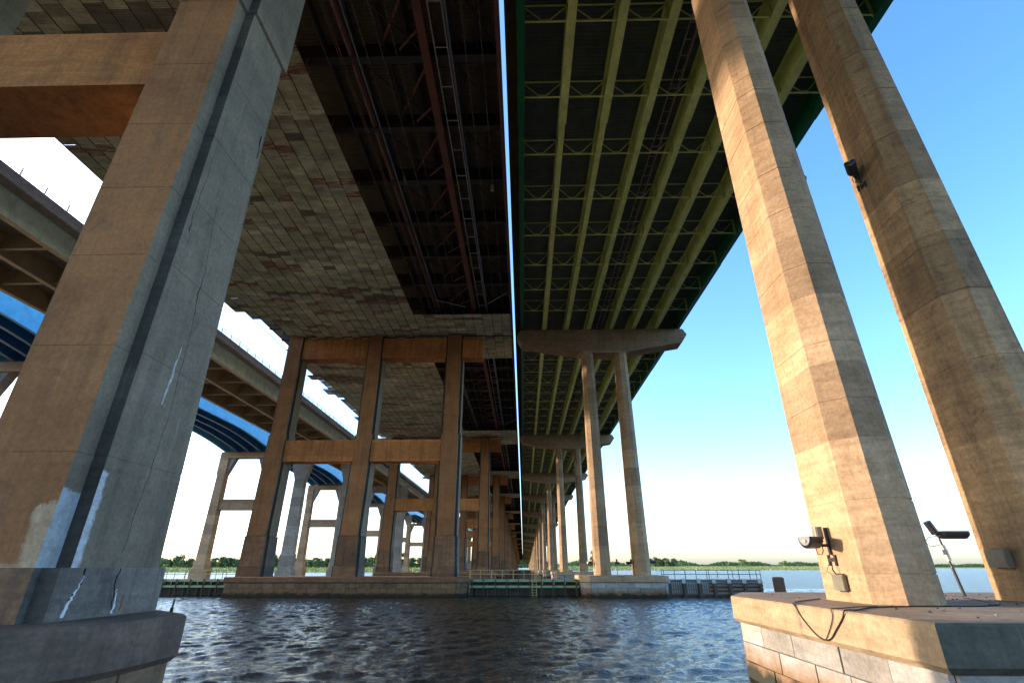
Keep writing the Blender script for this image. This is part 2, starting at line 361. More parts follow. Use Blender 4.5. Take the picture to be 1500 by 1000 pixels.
# ------------------------------------------------------------------ trees
def leafmat(name, c1, c2):
    m, nt, bb = newmat(name)
    oi = N(nt, 'ShaderNodeObjectInfo')
    base = mix(nt, c1, c2, noise(nt, coords(nt), .5, 5, .7))
    base = mix(nt, base, ramp(nt, oi.outputs['Random'], [(0,(.7,.75,.7)),(1,(1.2,1.15,1.1))]), 1.0, 'MULTIPLY')
    nt.links.new(base, bb.inputs['Base Color']); bb.inputs['Roughness'].default_value = .8
    return m
LM = leafmat('foliage', (.07,.14,.045), (.15,.21,.07)); BM = plain('bark', (.09,.07,.05), .9)
def tree_meshes(seed, h=1.0, spread=.55):
    r = random.Random(seed); c = MB(); t = MB()
    t.loft([[(math.cos(a)*.035*(1-z)+.02*math.sin(z*5), math.sin(a)*.035*(1-z), z*.6) for a in [k*math.pi/3 for k in range(6)]] for z in (0,.3,.6,1)])
    cl = []
    for i in range(19):
        a = r.uniform(0, 6.28); rr = spread*r.uniform(0, .75); z = r.uniform(.10, .85)
        rr *= 1.1-abs(z-.5)*1.1
        cl.append((math.cos(a)*rr, math.sin(a)*rr, z, r.uniform(.12,.24)))
        t.beam((0,0,.25+z*.2), (math.cos(a)*rr, math.sin(a)*rr, z), .02, .02)
    for (cx, cy, cz, cr) in cl:
        for _ in range(75):
            d = Vector((r.gauss(0,1), r.gauss(0,1), r.gauss(0,1))).normalized()*cr*r.uniform(.45,1.05)
            p = Vector((cx,cy,cz))+Vector((d.x,d.y,d.z*.75)); s = r.uniform(.018,.045)
            u = Vector((r.gauss(0,1), r.gauss(0,1), r.gauss(0,.6))).normalized(); w = u.cross(Vector((r.gauss(0,1), r.gauss(0,1), r.gauss(0,1)))).normalized()
            c.add([p-u*s-w*s, p+u*s-w*s, p+u*s+w*s*.7, p-u*s*.6+w*s], [(0,1,2,3)])
    return c.mesh('crown', LM), t.mesh('trunk', BM)
TV = [tree_meshes(11, spread=.6), tree_meshes(12, spread=.75), tree_meshes(13, spread=.5), tree_meshes(14, spread=1.0)]
def tree(x, y, z, h, v, label, group, kind='tree'):
    t = thing('broadleaf_tree' if kind == 'tree' else 'shore_bush', label, kind, (x, y, z), group)
    a = rnd.uniform(0, 6.28)
    for nm, me in (('crown', TV[v][0]), ('trunk', TV[v][1])):
        o = obj(nm, me, t, rot=(0,0,a)); o.scale = (h, h, h)
    return t
def px_x(px, y): return (px-767)/F*(y*math.cos(TH))
def ordinal(n):
    ones = ['', 'first','second','third','fourth','fifth','sixth','seventh','eighth','ninth','tenth','eleventh','twelfth','thirteenth','fourteenth','fifteenth','sixteenth','seventeenth','eighteenth','nineteenth']
    if n < 20: return ones[n]
    t = {2: 'twent', 3: 'thirt', 4: 'fort'}[n//10]
    return t+'ieth' if n % 10 == 0 else t+'y-'+ones[n % 10]
left_trees = [(228,13),(241,15),(252,20),(262,13),(272,15),(284,16),(295,14),(306,16),(318,17),(332,18),(345,13),(356,19),(368,24),(382,26),(396,22),(409,19),(424,14),(437,17),
              (452,13),(463,16),(476,15),(489,14),(502,15),(517,15),(531,16),(545,19),(557,23),(570,21),(584,24),(600,18),(615,17),(628,20),(640,16)]
for i, (px, hp) in enumerate(left_trees):
    y = 500+rnd.uniform(-25, 45); h = hp*y/885*1.12
    tree(px_x(px, y), y, 2.4, h, i % 4, 'leafy green tree on the left bank, %s from the left' % ordinal(i+1), 'trees on the left bank')
right_trees = [(873,26,620),(884,10,800),(960,15,800),(969,13,800),(977,16,790),(986,13,800),(996,8,850),(1009,7,900),(1087,12,850),(1066,8,900),(1075,8,900),(1098,8,900),(1119,7,1000),(1142,8,950),(1151,7,950),(1160,6,950),(1146,10,900),(1172,6,1000),(1181,7,900),(900,7,900),(912,8,900),(924,7,900)]
right_trees.sort()
bush_lab = 'green bush standing in the reeds on the right bank'
for i, (px, hp, y) in enumerate(right_trees):
    tree(px_x(px, y), y, 3.4, hp*y/885*1.1, (i*3) % 4, 'green bush in the reeds on the right bank, %s from the left' % ordinal(i) if hp < 26 else 'tall dark tree beside the far right pier columns', 'bushes on the right bank' if hp < 26 else None, 'bush' if hp < 26 else 'tree')
b = MB(); r = random.Random(5)
def woods(b, px0, px1, y, hp, n):
    for _ in range(n):
        px = r.uniform(px0, px1); yy = y+r.uniform(-30, 30)
        top = hp*y/885*(.6+.4*math.sin(px*.09)*math.sin(px*.031+1)+.25*r.random())
        x = px_x(px, yy); z = 4+r.random()*top; s = r.uniform(1.2, 3.2)*y/1500+.2
        u = Vector((r.gauss(0,1), r.gauss(0,.5), r.gauss(0,1))).normalized(); w = u.cross(Vector((0,1,.2))).normalized()
        p = Vector((x, yy, z)); b.add([p-u*s, p-w*s, p+u*s, p+w*s*.8], [(0,1,2,3)])
woods(b, 200, 640, 560, 11, 9000); woods(b, 745, 800, 1050, 22, 2500); woods(b, 870, 1210, 2200, 8, 9000); woods(b, 925, 1005, 2100, 10, 3000); woods(b, 1190, 1560, 2400, 5, 5000); woods(b, 640, 880, 1700, 10, 4000)
obj('distant_wood', b.mesh('distant_wood', LM), kind='stuff', label='distant line of woods low on the right horizon', category='wood')

# ------------------------------------------------------------------ pier builders
def octo(z, xl, xr, yf, yb, c, i=0.0):
    xl += i; xr -= i; yf += i; yb -= i
    return [(xl+c,yf,z),(xr-c,yf,z),(xr,yf+c,z),(xr,yb-c,z),(xr-c,yb,z),(xl+c,yb,z),(xl,yb-c,z),(xl,yf+c,z)]
def stepped(z, xl, xr, yf, yb, s, i=0.0, st=.5):
    xl += i; xr -= i; yf += i; yb -= i
    return [(xl,yf,z),(xr,yf,z),(xr,yf+st,z),(xr+s,yf+st,z),(xr+s,yb,z),(xl-s,yb,z),(xl-s,yf+st,z),(xl,yf+st,z)]
def with_joints(fn, keys, joints, g=.018, hh=.02):
    # keys: list of (z, params); joints: z of recessed lift joints
    zs = [(k[0], k[1:], 0.0) for k in keys]
    out = []
    def interp(z):
        for a, b_ in zip(keys, keys[1:]):
            if a[0] <= z <= b_[0] and b_[0] > a[0]:
                t = (z-a[0])/(b_[0]-a[0]); return tuple(p+(q_-p)*t for p, q_ in zip(a[1:], b_[1:]))
        return keys[-1][1:]
    for z in joints:
        p = interp(z)
        zs += [(z-hh, p, 0.0), (z-hh+.003, p, g), (z+hh-.003, p, g), (z+hh, p, 0.0)]
    zs.sort(key=lambda k: k[0])
    return [fn(z, *p, i) for z, p, i in zs]

def blocks(parent, poly, z0, courses, ch, depth, mat, lmin, lmax, seed, mesh_cache={}, sides=None):
    """granite blocks in courses along the sides of a counter-clockwise plan polygon"""
    r = random.Random(seed); n = len(poly)
    for k in range(courses):
        zt = z0-k*ch; zb = zt-ch+.018
        for i in range(n):
            if sides is not None and i not in sides: continue
            a = Vector((*poly[i], 0)); e = Vector((*poly[(i+1) % n], 0)); L = (e-a).length; d = (e-a)/L; nrm = Vector((d.y, -d.x, 0))
            s = 0.0; first = True
            while s < L-.01:
                l = r.uniform(lmin, lmax)*(.5 if first and k % 2 else 1); first = False
                if L-s-l < lmin*.5: l = L-s
                p0 = a+d*(s+.009); p1 = a+d*(s+l-.009); o_ = r.uniform(-.012, .015)
                q0 = [p0+nrm*(depth+o_), p1+nrm*(depth+o_), p1-nrm*.02, p0-nrm*.02]
                mid = (p0+p1)/2; m = MB(); bv = .015
                f0 = [p0+nrm*(depth+o_-bv), p1+nrm*(depth+o_-bv), p1-nrm*.02, p0-nrm*.02]
                f1 = [p0+d*bv+nrm*(depth+o_), p1-d*bv+nrm*(depth+o_), p1-nrm*.02, p0-nrm*.02]
                m.loft([[(*(p-mid).xy, zb-zt) for p in f0], [(*(p-mid).xy, zb-zt+bv) for p in f1], [(*(p-mid).xy, -bv) for p in f1], [(*(p-mid).xy, 0) for p in f0]])
                obj('stone_block', m.mesh('stone_block', mat), parent, (mid.x, mid.y, zt))
                s += l
def footing(parent, poly, ztop, zlow, inset, slabmat, blockmat, seed, courses=3, lmin=1.4, lmax=2.3, core=None, bev=.04, sides=None, ch=.55, zbase=-5, mould_shade=False):
    """a concrete slab with an undercut over a core faced with granite"""
    cx = sum(p[0] for p in poly)/len(poly); cy = sum(p[1] for p in poly)/len(poly)
    def off(d):
        out = []; n = len(poly)
        for i in range(n):
            p0 = Vector(poly[i-1]); p = Vector(poly[i]); p1 = Vector(poly[(i+1) % n])
            a = (p-p0).normalized(); c = (p1-p).normalized()
            na = Vector((a.y,-a.x)); nc = Vector((c.y,-c.x)); bis = (na+nc); bis = bis/max(.2, bis.length_squared)*2
            out.append((p.x-bis.x*d/1.0, p.y-bis.y*d/1.0))
        return out
    m = MB()
    m.loft([[(x,y,zlow-.12) for x,y in off(inset)], [(x,y,zlow) for x,y in off(0)], [(x,y,ztop-bev) for x,y in off(0)], [(x,y,ztop) for x,y in off(bev)]], (1,)+(0,)*(len(poly)-1) if mould_shade else 0)
    ft = obj('footing', m.mesh('footing', [slabmat, M['mould_shade']]), parent)
    c = MB(); pc = off(inset+.10); c.loft([[(x,y,zbase) for x,y in pc], [(x,y,zlow-.05) for x,y in pc]])
    obj('footing_core', c.mesh('footing_core', core or M['mortar']), ft)
    blocks(ft, pc, zlow-.125, courses, ch, .08, blockmat, lmin, lmax, seed, sides=sides)
    return ft

# ---- green bridge piers (right)
def green_column(x0, mat, ztop, seed, front, base=(9.2, 11.15), jn=14):
    r = random.Random(seed); dx = x0-9.2
    js = []; z = 3.1
    while z < ztop-1.5: js.append(z); z += r.choice((1.9, 2.4, 2.4, 2.9, .9))
    rings = with_joints(octo, [(2.0, 9.2+dx, 11.15+dx, -1.62, 1.68, .56), (ztop, 9.2+dx, 10.88+dx, -1.28, 1.28, .48)], js, .016, .018)
    m = MB(); m.loft(rings)
    return m.mesh('column', mat)
def green_cap():
    prof = [(-.2,36.85),(-.7,35.9),(.05,34.55),(9.7,33.0),(15.4,33.0),(24.5,34.55),(25.4,35.9),(24.85,36.85)]
    m = MB(); hw = 1.3
    r0 = [(x,-hw+.12,z-.03 if z > 36 else z+.03) for x, z in prof]; r1 = [(x,-hw,z-.1 if z > 36 else z+.1) for x, z in prof]
    r2 = [(x,hw,z) for x, z in prof]
    m.loft([[(x,-hw,z) for x, z in prof], r2])
    for g in range(8):
        x = .15+3.44*g; m.box(x-.4,-.45,36.85,x+.4,.45,36.98)
    return m.mesh('pier_cap', M['new'])
CAP = green_cap()
GPY = [16.1, 71.2, 138.5, 200.0, 261.5, 323.0, 384.5, 446.0, 507.5, 569.0, 630.5, 692.0, 753.5, 815.0, 876.5, 938.0]
DROP = [0, 0, 0, 0, .2, 2.2, 4.3, 6.4, 8.5, 10.6, 12.7, 14.8, 16.9, 19.0, 21.1, 23.2]
OPY = [12.6, 71.5, 138.5, 200.0, 261.5, 323.0, 384.5, 446.0, 507.5, 569.0, 630.5, 692.0, 753.5, 815.0, 876.5, 938.0]
ordn = ['nearest','second','third','fourth','fifth','sixth','seventh','eighth','ninth','tenth','eleventh','twelfth','thirteenth','fourteenth','fifteenth','sixteenth']
def green_pier(y, colmats, poly, seed, label, ztop_slab=2.37, sides=None, detailed=True):
    t = thing('hammerhead_pier', label, 'bridge pier', (0, y, 0), 'hammerhead piers under the green girders')
    obj('pier_cap', CAP, t)
    obj('column', green_column(9.2, colmats[0], 33.05, seed, 0), t)
    obj('column', green_column(14.25, colmats[1], 33.05, seed+5, 0), t)
    footing(t, poly, ztop_slab, 1.70, .14, M['slab'], M['granite'], seed, sides=sides, mould_shade=(y < 20))
    return t
polyR1 = [(7.15,-6.0),(25,-6.0),(25,6.2),(8.6,6.2),(7.15,3.4)]
gp1 = green_pier(GPY[0], (M['new'], M['dirty']), polyR1, 31, 'nearest pier of two tall octagonal columns under the green girders, right', sides=[4,0,3])
polyR2 = [(7.7,-4.9),(17.4,-4.9),(17.4,5.2),(7.7,5.2)]
polyR2 = [(7.95,-4.75),(17.0,-4.75),(17.6,-4.0),(17.6,4.6),(7.0,4.6),(7.0,-3.3)]
gp2 = green_pier(GPY[1], (M['new'], M['new']), polyR2, 41, 'second hammerhead pier of the green bridge, two columns on a stone footing')
for i in range(2, 16):
    c = copy_tree(gp2); c.location = (0, GPY[i], -DROP[i])
    c['label'] = ordn[i]+' hammerhead pier of the green bridge counting away from the camera'

# ---- old bridge piers (left)
def old_column(keys, joints, mat, s=.33, ped=None):
    rings = with_joints(lambda z, xl, xr, yf, yb, i: stepped(z, xl, xr, yf, yb, s, i), keys, joints, .012, .012)
    m = MB(); m.loft(rings, (0,1,2,1,1,1,2,1)); return m.mesh('column', [M['tan'], M['tan_side_shade'], M['joint']])  # front, side and step colours carry painted light and shade
def old_pier(y, cols, yf, ybase, ytop, capspan, beamz, capz, front_off, label, poly, slabz, slablow, slabmat, blockmat, seed, near=False, sides=None):
    t = thing('frame_pier', label, 'bridge pier', (0, y, 0), 'concrete frame piers under the patched deck')
    r = random.Random(seed)
    for (bl, br, tl, tr) in cols:
        if near:
            keys = [(3.22, bl, br, yf, ybase), (21.55, tl, tr, yf, ytop), (21.6, tl-.1, tr+.1, yf-.04, ytop+.22), (36.3, tl-.1, tr+.1, yf-.04, ytop)]
            js = [5.6, 8.2, 10.83, 13.12, 15.6, 18.28, 25, 29]
            ped = [(2.0, bl-.14, br+.05, yf-.06, ybase+.15), (3.25, bl-.12, br+.04, yf-.05, ybase+.12)]
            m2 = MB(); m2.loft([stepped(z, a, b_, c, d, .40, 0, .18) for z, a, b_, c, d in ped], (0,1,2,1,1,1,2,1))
        else:
            keys = [(3.4, bl, br-.05, yf+.05, ybase), (7.1, bl+.05, br-.15, yf+.08, ybase-.05), (7.14, bl+.16, br-.28, yf+.14, ybase-.12), (20.7, tl-.14, tr+.14, yf+.2, ytop+.2), (20.75, tl, tr, yf+.26, ytop+.12), (36.3, tl, tr, yf+.3, ytop)]
            js = [10.2, 13.4, 16.6, 23.5, 27, 30.5, 33.5]
            ped = [(2.0, bl-.12, br+.02, yf-.05, ybase+.12), (3.45, bl-.1, br, yf-.03, ybase+.1)]
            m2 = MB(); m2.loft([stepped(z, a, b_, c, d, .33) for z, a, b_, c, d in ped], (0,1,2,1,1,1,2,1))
        if not near:
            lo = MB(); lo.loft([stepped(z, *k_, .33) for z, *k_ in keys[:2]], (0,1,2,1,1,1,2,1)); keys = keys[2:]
            obj('column_base', lo.mesh('column_base', [M['tan_ped'], M['ped_side_shade'], M['joint']]), t)
        cm = old_column(keys, js, None)
        if near and bl > -15: cm.materials[0] = M['tan_mk']; cm.materials[1] = M['side_shade_mk']
        cc = obj('column', cm, t)
        obj('pedestal', m2.mesh('pedestal', [M['tan_ped'], M['ped_side_shade'], M['joint']]), cc)
    for i in range(len(cols)-1):
        a = cols[i][3]+.2; c = cols[i+1][2]-.2
        m = MB(); m.box(a, yf+front_off, beamz[0], c, ytop-.25, beamz[1]-.08); m.box(a, yf+front_off+.06, beamz[1]-.08, c, ytop-.3, beamz[1])
        obj('cross_beam', m.mesh('cross_beam', M['rusty']), t)
        m = MB(); m.box(a, yf+front_off+.1, capz[0], c, ytop-.2, capz[1]); obj('cap_beam', m.mesh('cap_beam', M['rusty']), t)
    m = MB(); m.box(cols[-1][3]+.2, yf+front_off+.1, capz[0], capspan, ytop-.2, capz[1]); obj('cap_beam', m.mesh('cap_beam', M['rusty']), t)
    footing(t, poly, slabz, slablow, .12, slabmat, blockmat, seed, lmin=1.1, lmax=1.9, sides=sides, bev=.06)
    return t
W = lambda a: (a[0]-.0, a[1], a[2], a[3])
poly1 = [(-40,-4.4),(-11.5,-4.4),(-10.2,-4.0),(-9.2,-3.45),(-8.55,-2.75),(-8.15,-1.9),(-8.0,-.9),(-8.0,.7),(-9.6,2.1),(-11.5,2.7),(-40,2.7)]
op1 = old_pier(OPY[0], [(-37.0,-34.96,-37.0,-34.96),(-24.5,-22.46,-24.5,-22.46),(-12.0,-9.93,-12.0,-9.93)], -1.7, 1.6, 1.0, -6.4, (17.75,20.45), (32.5,36.0), .3,
               'nearest brown concrete frame pier filling the left of the view', poly1, 2.25, 1.42, M['darkslab'], M['granite_b'], 51, near=True, sides=[0,1,2,3,4,5,6,7])
poly2 = [(-36.6,-4.4),(-8.15,-4.4),(-7.0,-3.2),(-7.0,4.2),(-8.0,4.8),(-36.6,4.8),(-37.6,3.4),(-37.6,-3.2)]
poly2 = [(-36.9,-4.4),(-8.15,-4.4),(-6.95,-2.6),(-6.95,3.4),(-8.15,4.8),(-36.9,4.8)]
c2 = [(-36.9,-34.0,-36.3,-34.22),(-24.4,-21.7,-23.71,-21.76),(-11.6,-8.9,-11.43,-9.34)]
op2 = old_pier(OPY[1], c2, -1.5, 1.6, 1.15, -6.0, (16.9,19.95), (32.6,35.95), .45,
               'second brown frame pier, three columns on a long stained stone footing', poly2, 2.2, 1.63, M['brownslab'], M['granite_b'], 61)
for i in range(2, 16):
    c = copy_tree(op2); c.location = (0, OPY[i], -DROP[i])
    c['label'] = ordn[i]+' brown frame pier of the patched bridge counting away from the camera'

# marks on the nearest brown column
nearcol = [c for c in op1.children if c.name.startswith('column')][-1]
def patch(name, pts, mat, nrm, parent=nearcol, th=.006, jag=.05, seed=1):
    r = random.Random(seed); P = [Vector(p)-Vector((0,OPY[0],0)) for p in pts]; out = []
    for i, p in enumerate(P):
        q_ = P[(i+1) % len(P)]; k = max(2, int((q_-p).length/.12))
        for j in range(k):
            v = p.lerp(q_, j/k); v += Vector((r.uniform(-jag,jag)*(1-abs(nrm[0])), r.uniform(-jag,jag)*(1-abs(nrm[1])), r.uniform(-jag,jag))); out.append(v)
    n = Vector(nrm); m = MB(); m.loft([[tuple(v-n*.02) for v in out], [tuple(v+n*th) for v in out]])
    return obj(name, m.mesh(name, mat), parent)
XS = -9.6
def strip(name, pts, ws, mat, x, th=.008, seed=0):
    r = random.Random(seed); a = []; c = []
    for i in range(len(pts)-1):
        for j in range(6):
            t = j/6; y = pts[i][0]+(pts[i+1][0]-pts[i][0])*t+r.uniform(-.025,.025); z = pts[i][1]+(pts[i+1][1]-pts[i][1])*t; w = (ws[i]+(ws[i+1]-ws[i])*t)*r.uniform(.6,1.3)
            a.append((y-w/2, z)); c.append((y+w/2, z))
    ring = a+c[::-1]; m = MB()
    m.loft([[(x-.01, y-OPY[0], z) for y, z in ring], [(x+th, y-OPY[0], z) for y, z in ring]])
    obj(name, m.mesh(name, mat), nearcol)
strip('mineral_streak', [(11.69,3.1),(11.60,2.85),(11.5,2.6),(11.42,2.26)], [.005,.03,.07,.11], M['mineral'], -9.475, seed=1)
strip('mineral_streak', [(12.74,2.8),(12.80,2.5),(12.79,2.26)], [.01,.04,.09], M['mineral'], -9.475, seed=2)
strip('mineral_streak', [(12.70,8.92),(12.62,7.9),(12.55,7.06)], [.02,.09,.03], M['white'], XS, seed=3)
strip('rust_streak', [(13.06,2.65),(13.02,2.28)], [.02,.06], M['rod'], -9.475, seed=4)
strip('crack', [(11.61,15.65),(11.64,13.87),(11.59,12.79),(11.63,11.96)], [.004,.012,.012,.035], M['crack'], XS, .004, 5)
strip('crack', [(12.38,13.7),(12.72,11.39),(12.7,10.66),(12.83,9.82),(12.97,7.17),(12.88,5.51),(12.78,4.34),(12.73,3.41)], [.004,.01,.035,.01,.008,.015,.01,.01], M['crack'], XS, .004, 6)
strip('crack', [(12.7,3.24),(12.65,2.95),(12.72,2.55),(12.78,2.27)], [.01,.018,.01,.015], M['crack'], -9.475, .004, 7)
strip('crack', [(11.67,3.24),(11.68,2.93),(11.44,2.56)], [.03,.02,.01], M['crack'], -9.475, .004, 8)
strip('crack', [(13.52,17.83),(13.64,16.61)], [.08,.04], M['crack'], XS, .004, 9)

# ------------------------------------------------------------------ green superstructure (right)
gb = thing('green_girder_bridge', 'bridge deck on yellow green steel girders with dark green outer girders', 'bridge', (12, 16.1, 36.9))
OX, OY, OZ = 12, 16.1, 36.9
FW = 3.44
def corrug(b, x0, x1, y0, y1, z, pitch, amp, m=0):
    n = max(1, int((y1-y0)/pitch)); vs_ = []; 
    for k in range(n+1):
        y = y0+(y1-y0)*k/n
        for dy, dz in ((0,0),(.15,-amp),(.5,-amp),(.65,0)):
            vs_.append((y+dy*(y1-y0)/n, z+dz))
    vs_ = [v for v in vs_ if v[0] <= y1+1e-6]
    pts = [(x0,y,zz) for y,zz in vs_]+[(x1,y,zz) for y,zz in vs_]; L = len(vs_)
    b.add(pts, [(i, i+1, L+i+1, L+i) for i in range(L-1)], m)
def frame_mesh():
    b = MB(); x0, x1 = .05, FW-.05; zb, zt = .42, 2.15
    b.beam((x0,0,zb),(x1,0,zb),.11,.09); b.beam((x0,0,zt),(x1,0,zt),.09,.07)
    xm = (x0+x1)/2
    b.beam((xm-.15,.02,zb+.03),(x0+.1,.02,zt-.05),.07,.07); b.beam((xm+.15,.02,zb+.03),(x1-.1,.02,zt-.05),.07,.07)
    b.hexa([(xm-.38,-.02,zb),(xm+.38,-.02,zb),(xm+.22,-.02,zb+.22),(xm-.22,-.02,zb+.22)], [(xm-.38,.02,zb),(xm+.38,.02,zb),(xm+.22,.02,zb+.22),(xm-.22,.02,zb+.22)])
    for xx, s in ((x0, 1), (x1, -1)):
        b.box(min(xx,xx+s*.24), -.012, .06, max(xx,xx+s*.24), .012, 2.3)
    return b.mesh('cross_frame', M['ygreen'])
FRAME = frame_mesh()
gspans = [(-50.0, 16.1, 0, 0)]+[(GPY[i], GPY[i+1], -DROP[i], -DROP[i+1]) for i in range(15)]
nfr = 0; rest = MB()
for si, (y0, y1, z0, z1) in enumerate(gspans):
    L = math.hypot(y1-y0, z1-z0); rot = (math.atan2(z1-z0, y1-y0), 0, 0); loc = (0-OX, y0-OY, 36.95+z0-OZ)
    # girders: local x absolute, local z = height over flange bottom
    def P(name, m, mat, **k): return obj(name, m.mesh(name, mat), gb, loc, rot, **k)
    for g in range(8):
        x = .12+FW*g; m = MB(); outer = g in (0, 7)
        s1, s2 = (14.4 if si == 1 else L*.25), (36.0 if si == 1 else L*.72)
        if si == 0: s1, s2 = L*.25, L*.72
        hw, hn = (.31, .24) if not outer else (.28, .24)
        m.box(x-hw,0,0,x+hw,s1,.055); m.box(x-hn,s1+.002,.012,x+hn,s2,.055); m.box(x-hw,s2+.002,0,x+hw,L-.02,.055)
        m.box(x-.014,0,.055,x+.014,L-.02,2.36); m.box(x-.2,0,2.36,x+.2,L-.02,2.40)
        if si < 4:
            for ss in (s1, s2):
                m.box(x-hn+.03, ss-.5, -.02, x+hn-.03, ss+.5, -.001)
                m.box(x-.035, ss-.35, .3, x+.035, ss+.35, 2.1)
        P('girder', m, M['dgreen'] if outer else M['ygreen'])
    d = MB(); corrug(d, .14, .12+FW*7-.02, 0, L, 2.47, .34 if si < 4 else 1.0, .075)
    P('deck_soffit', d, M['corr'])
    d = MB(); d.box(-1.05,0,2.49,26.0,L,2.75); d.box(-1.05,0,2.7,-.65,L,3.7); d.box(25.6,0,2.7,26.0,L,3.7)
    d.box(-1.04,0,2.41,-.06,L,2.485); d.box(24.42,0,2.41,25.99,L,2.485)
    P('deck_slab', d, M['soffit'])
    nb = max(1, round(L/6.12)) if si != 1 else 9
    for k in range(1, nb):
        if si == 1: y = 6.05*k
        else: y = L*k/nb
        for g in range(7):
            if 1 <= si <= 4:
                o = obj('cross_frame', FRAME, gb, (loc[0]+.12+FW*g, loc[1]+y*math.cos(rot[0]), loc[2]+y*math.sin(rot[0])), rot); nfr += 1
            else:
                x = .12+FW*g; zz = z0+(z1-z0)*k/nb
                rest.beam((x,y0+y,37.4+zz),(x+FW,y0+y,37.4+zz),.12,.1); rest.beam((x,y0+y,39.1+zz),(x+FW,y0+y,39.1+zz),.1,.08)
    m = MB()
    tx0, tx1, tz = 11.98, 12.62, .95
    for x in (tx0, tx1): m.box(x-.045,0,tz,x+.045,L,tz+.13)
    n = int(L/1.25)
    for k in range(n): m.box(tx0+.05, .4+k*1.25, tz+.02, tx1-.05, .46+k*1.25, tz+.08)
    for k in range(1, nb):
        y = (6.05*k if si == 1 else L*k/nb)
        m.box(tx0-.25, y-.3, tz-.09, tx1+.25, y-.2, tz-.002)
    P('cable_tray', m, M['traybrown'])
    m = MB()
    m.tube([(tx0+.18,0,tz+.18),(tx0+.18,L,tz+.18)], .06); m.tube([(tx0+.38,0,tz+.18),(tx0+.38,L,tz+.18)], .05)
    P('conduit', m, M['darksteel'])
obj('cross_frames', rest.mesh('cross_frames', M['ygreen']), gb, (-OX,-OY,-OZ), kind='stuff')
m = MB(); m.box(-.95,39.6,38.9,-.8,39.7,39.36); m.box(-.95,42.2,38.9,-.8,42.3,39.36); m.box(-.95,39.6,38.82,-.82,42.3,38.9)
obj('bracket', m.mesh('bracket', M['darksteel']), gb, (-OX,-OY,-OZ))

# ------------------------------------------------------------------ old superstructure (left)
ob = thing('patched_steel_bridge', 'dark steel bridge deck with patchwork of rusty corrugated shield sheets underneath', 'bridge', (-20, 16, 38))
BX, BY, BZ = -20, 16, 38
ospans = [(-46.0, 12.6, 0, 0)]+[(OPY[i], OPY[i+1], -DROP[i], -DROP[i+1]) for i in range(15)]
XL, XR, XI = -39.6, -1.4, -15.6
PX, PY = 1.41, .90
sheet = MB()
def sheet_tmpl(b, x, y, w, l, z, ribs, m):
    pts = []; vs_ = []
    for k in range(ribs):
        y_ = y+l*k/ribs; s = l/ribs
        vs_ += [(y_, z), (y_+s*.2, z-.05), (y_+s*.6, z-.05), (y_+s*.8, z)]
    vs_.append((y+l, z)); L = len(vs_)
    pts = [(x,yy,zz) for yy,zz in vs_]+[(x+w,yy,zz) for yy,zz in vs_]
    b.add(pts, [(i, i+1, L+i+1, L+i) for i in range(L-1)], m)
SHEETS = []
for i, pm in enumerate(PM):
    t_ = MB(); sheet_tmpl(t_, -PX/2+.01, -PY/2-.012, PX-.02, PY+.024, 0, 6, 0); SHEETS.append(t_.mesh('shield_sheet', pm))
restp = MB(); nsheet = 0
r = random.Random(21)
def tone(ix, iy, cx, cy):
    v = math.sin(cy*.31+ix*.8)+math.sin(cy*1.3+ix*.33)*.8
    if r.random() < .28 and iy_bad.get(iy//1, False): return r.choice((4, 5, 5, 2))
    return r.choices(range(7), PW)[0]
iy_bad = {i: r.random() < .28 for i in range(-200, 900)}
ncol = round((XI-XL)/PX)
edge_n = 0; edge_until = 0
for (y0, y1, z0, z1) in ospans[:5]:
    y = y0; iy = int(round(y0/PY))
    nrow = int((y1-y0)/PY)
    for k in range(nrow):
        yy = y0+k*PY; iy += 1; zz = 36.6+z0+(z1-z0)*(k/nrow)
        if yy < -20: continue
        if edge_until <= 0: edge_n = r.choice((0,0,0,0,0,1,-1)); edge_until = r.randint(1, 5)
        edge_until -= 1
        ext = 2 if abs(yy-70) < 6 else 0
        cols_ = list(range(-edge_n+ (ext), ncol))
        near_pier = (yy-y0 < (8.1 if y0 > 20 else 5.5)) or (y1-yy < 7.6+.5)
        if near_pier: cols_ += list(range(ncol, ncol+10))
        run = None
        for ix in cols_:
            x = XL+ix*PX; w = PX
            if x+w > XR: w = XR-x-.02
            if w < .3: continue
            if run is None or r.random() < .42: run = tone(ix, iy, x, yy)
            ti = run
            shift = .45*(ix % 2) if ix < ncol else 0
            dz = (iy % 2)*.016+r.uniform(-.005,.005)+r.choice((0,0,0,0,-.03))
            if 18.5 <= yy < 35.4 and nsheet < 300:
                obj('shield_sheet', SHEETS[ti], ob, (x+PX/2-BX, yy+PY/2+shift-BY, zz+dz-BZ), (r.uniform(-.008,.008), r.uniform(-.006,.006), r.uniform(-.006,.006))); nsheet += 1
            else:
                sheet_tmpl(restp, x+.01, yy-.012+shift, w-.02, PY+.024, zz+dz, 6 if yy < 90 else 2, ti)
o = obj('shield_sheets', restp.mesh('shield_sheets', PM), ob, (-BX,-BY,-BZ), kind='stuff')
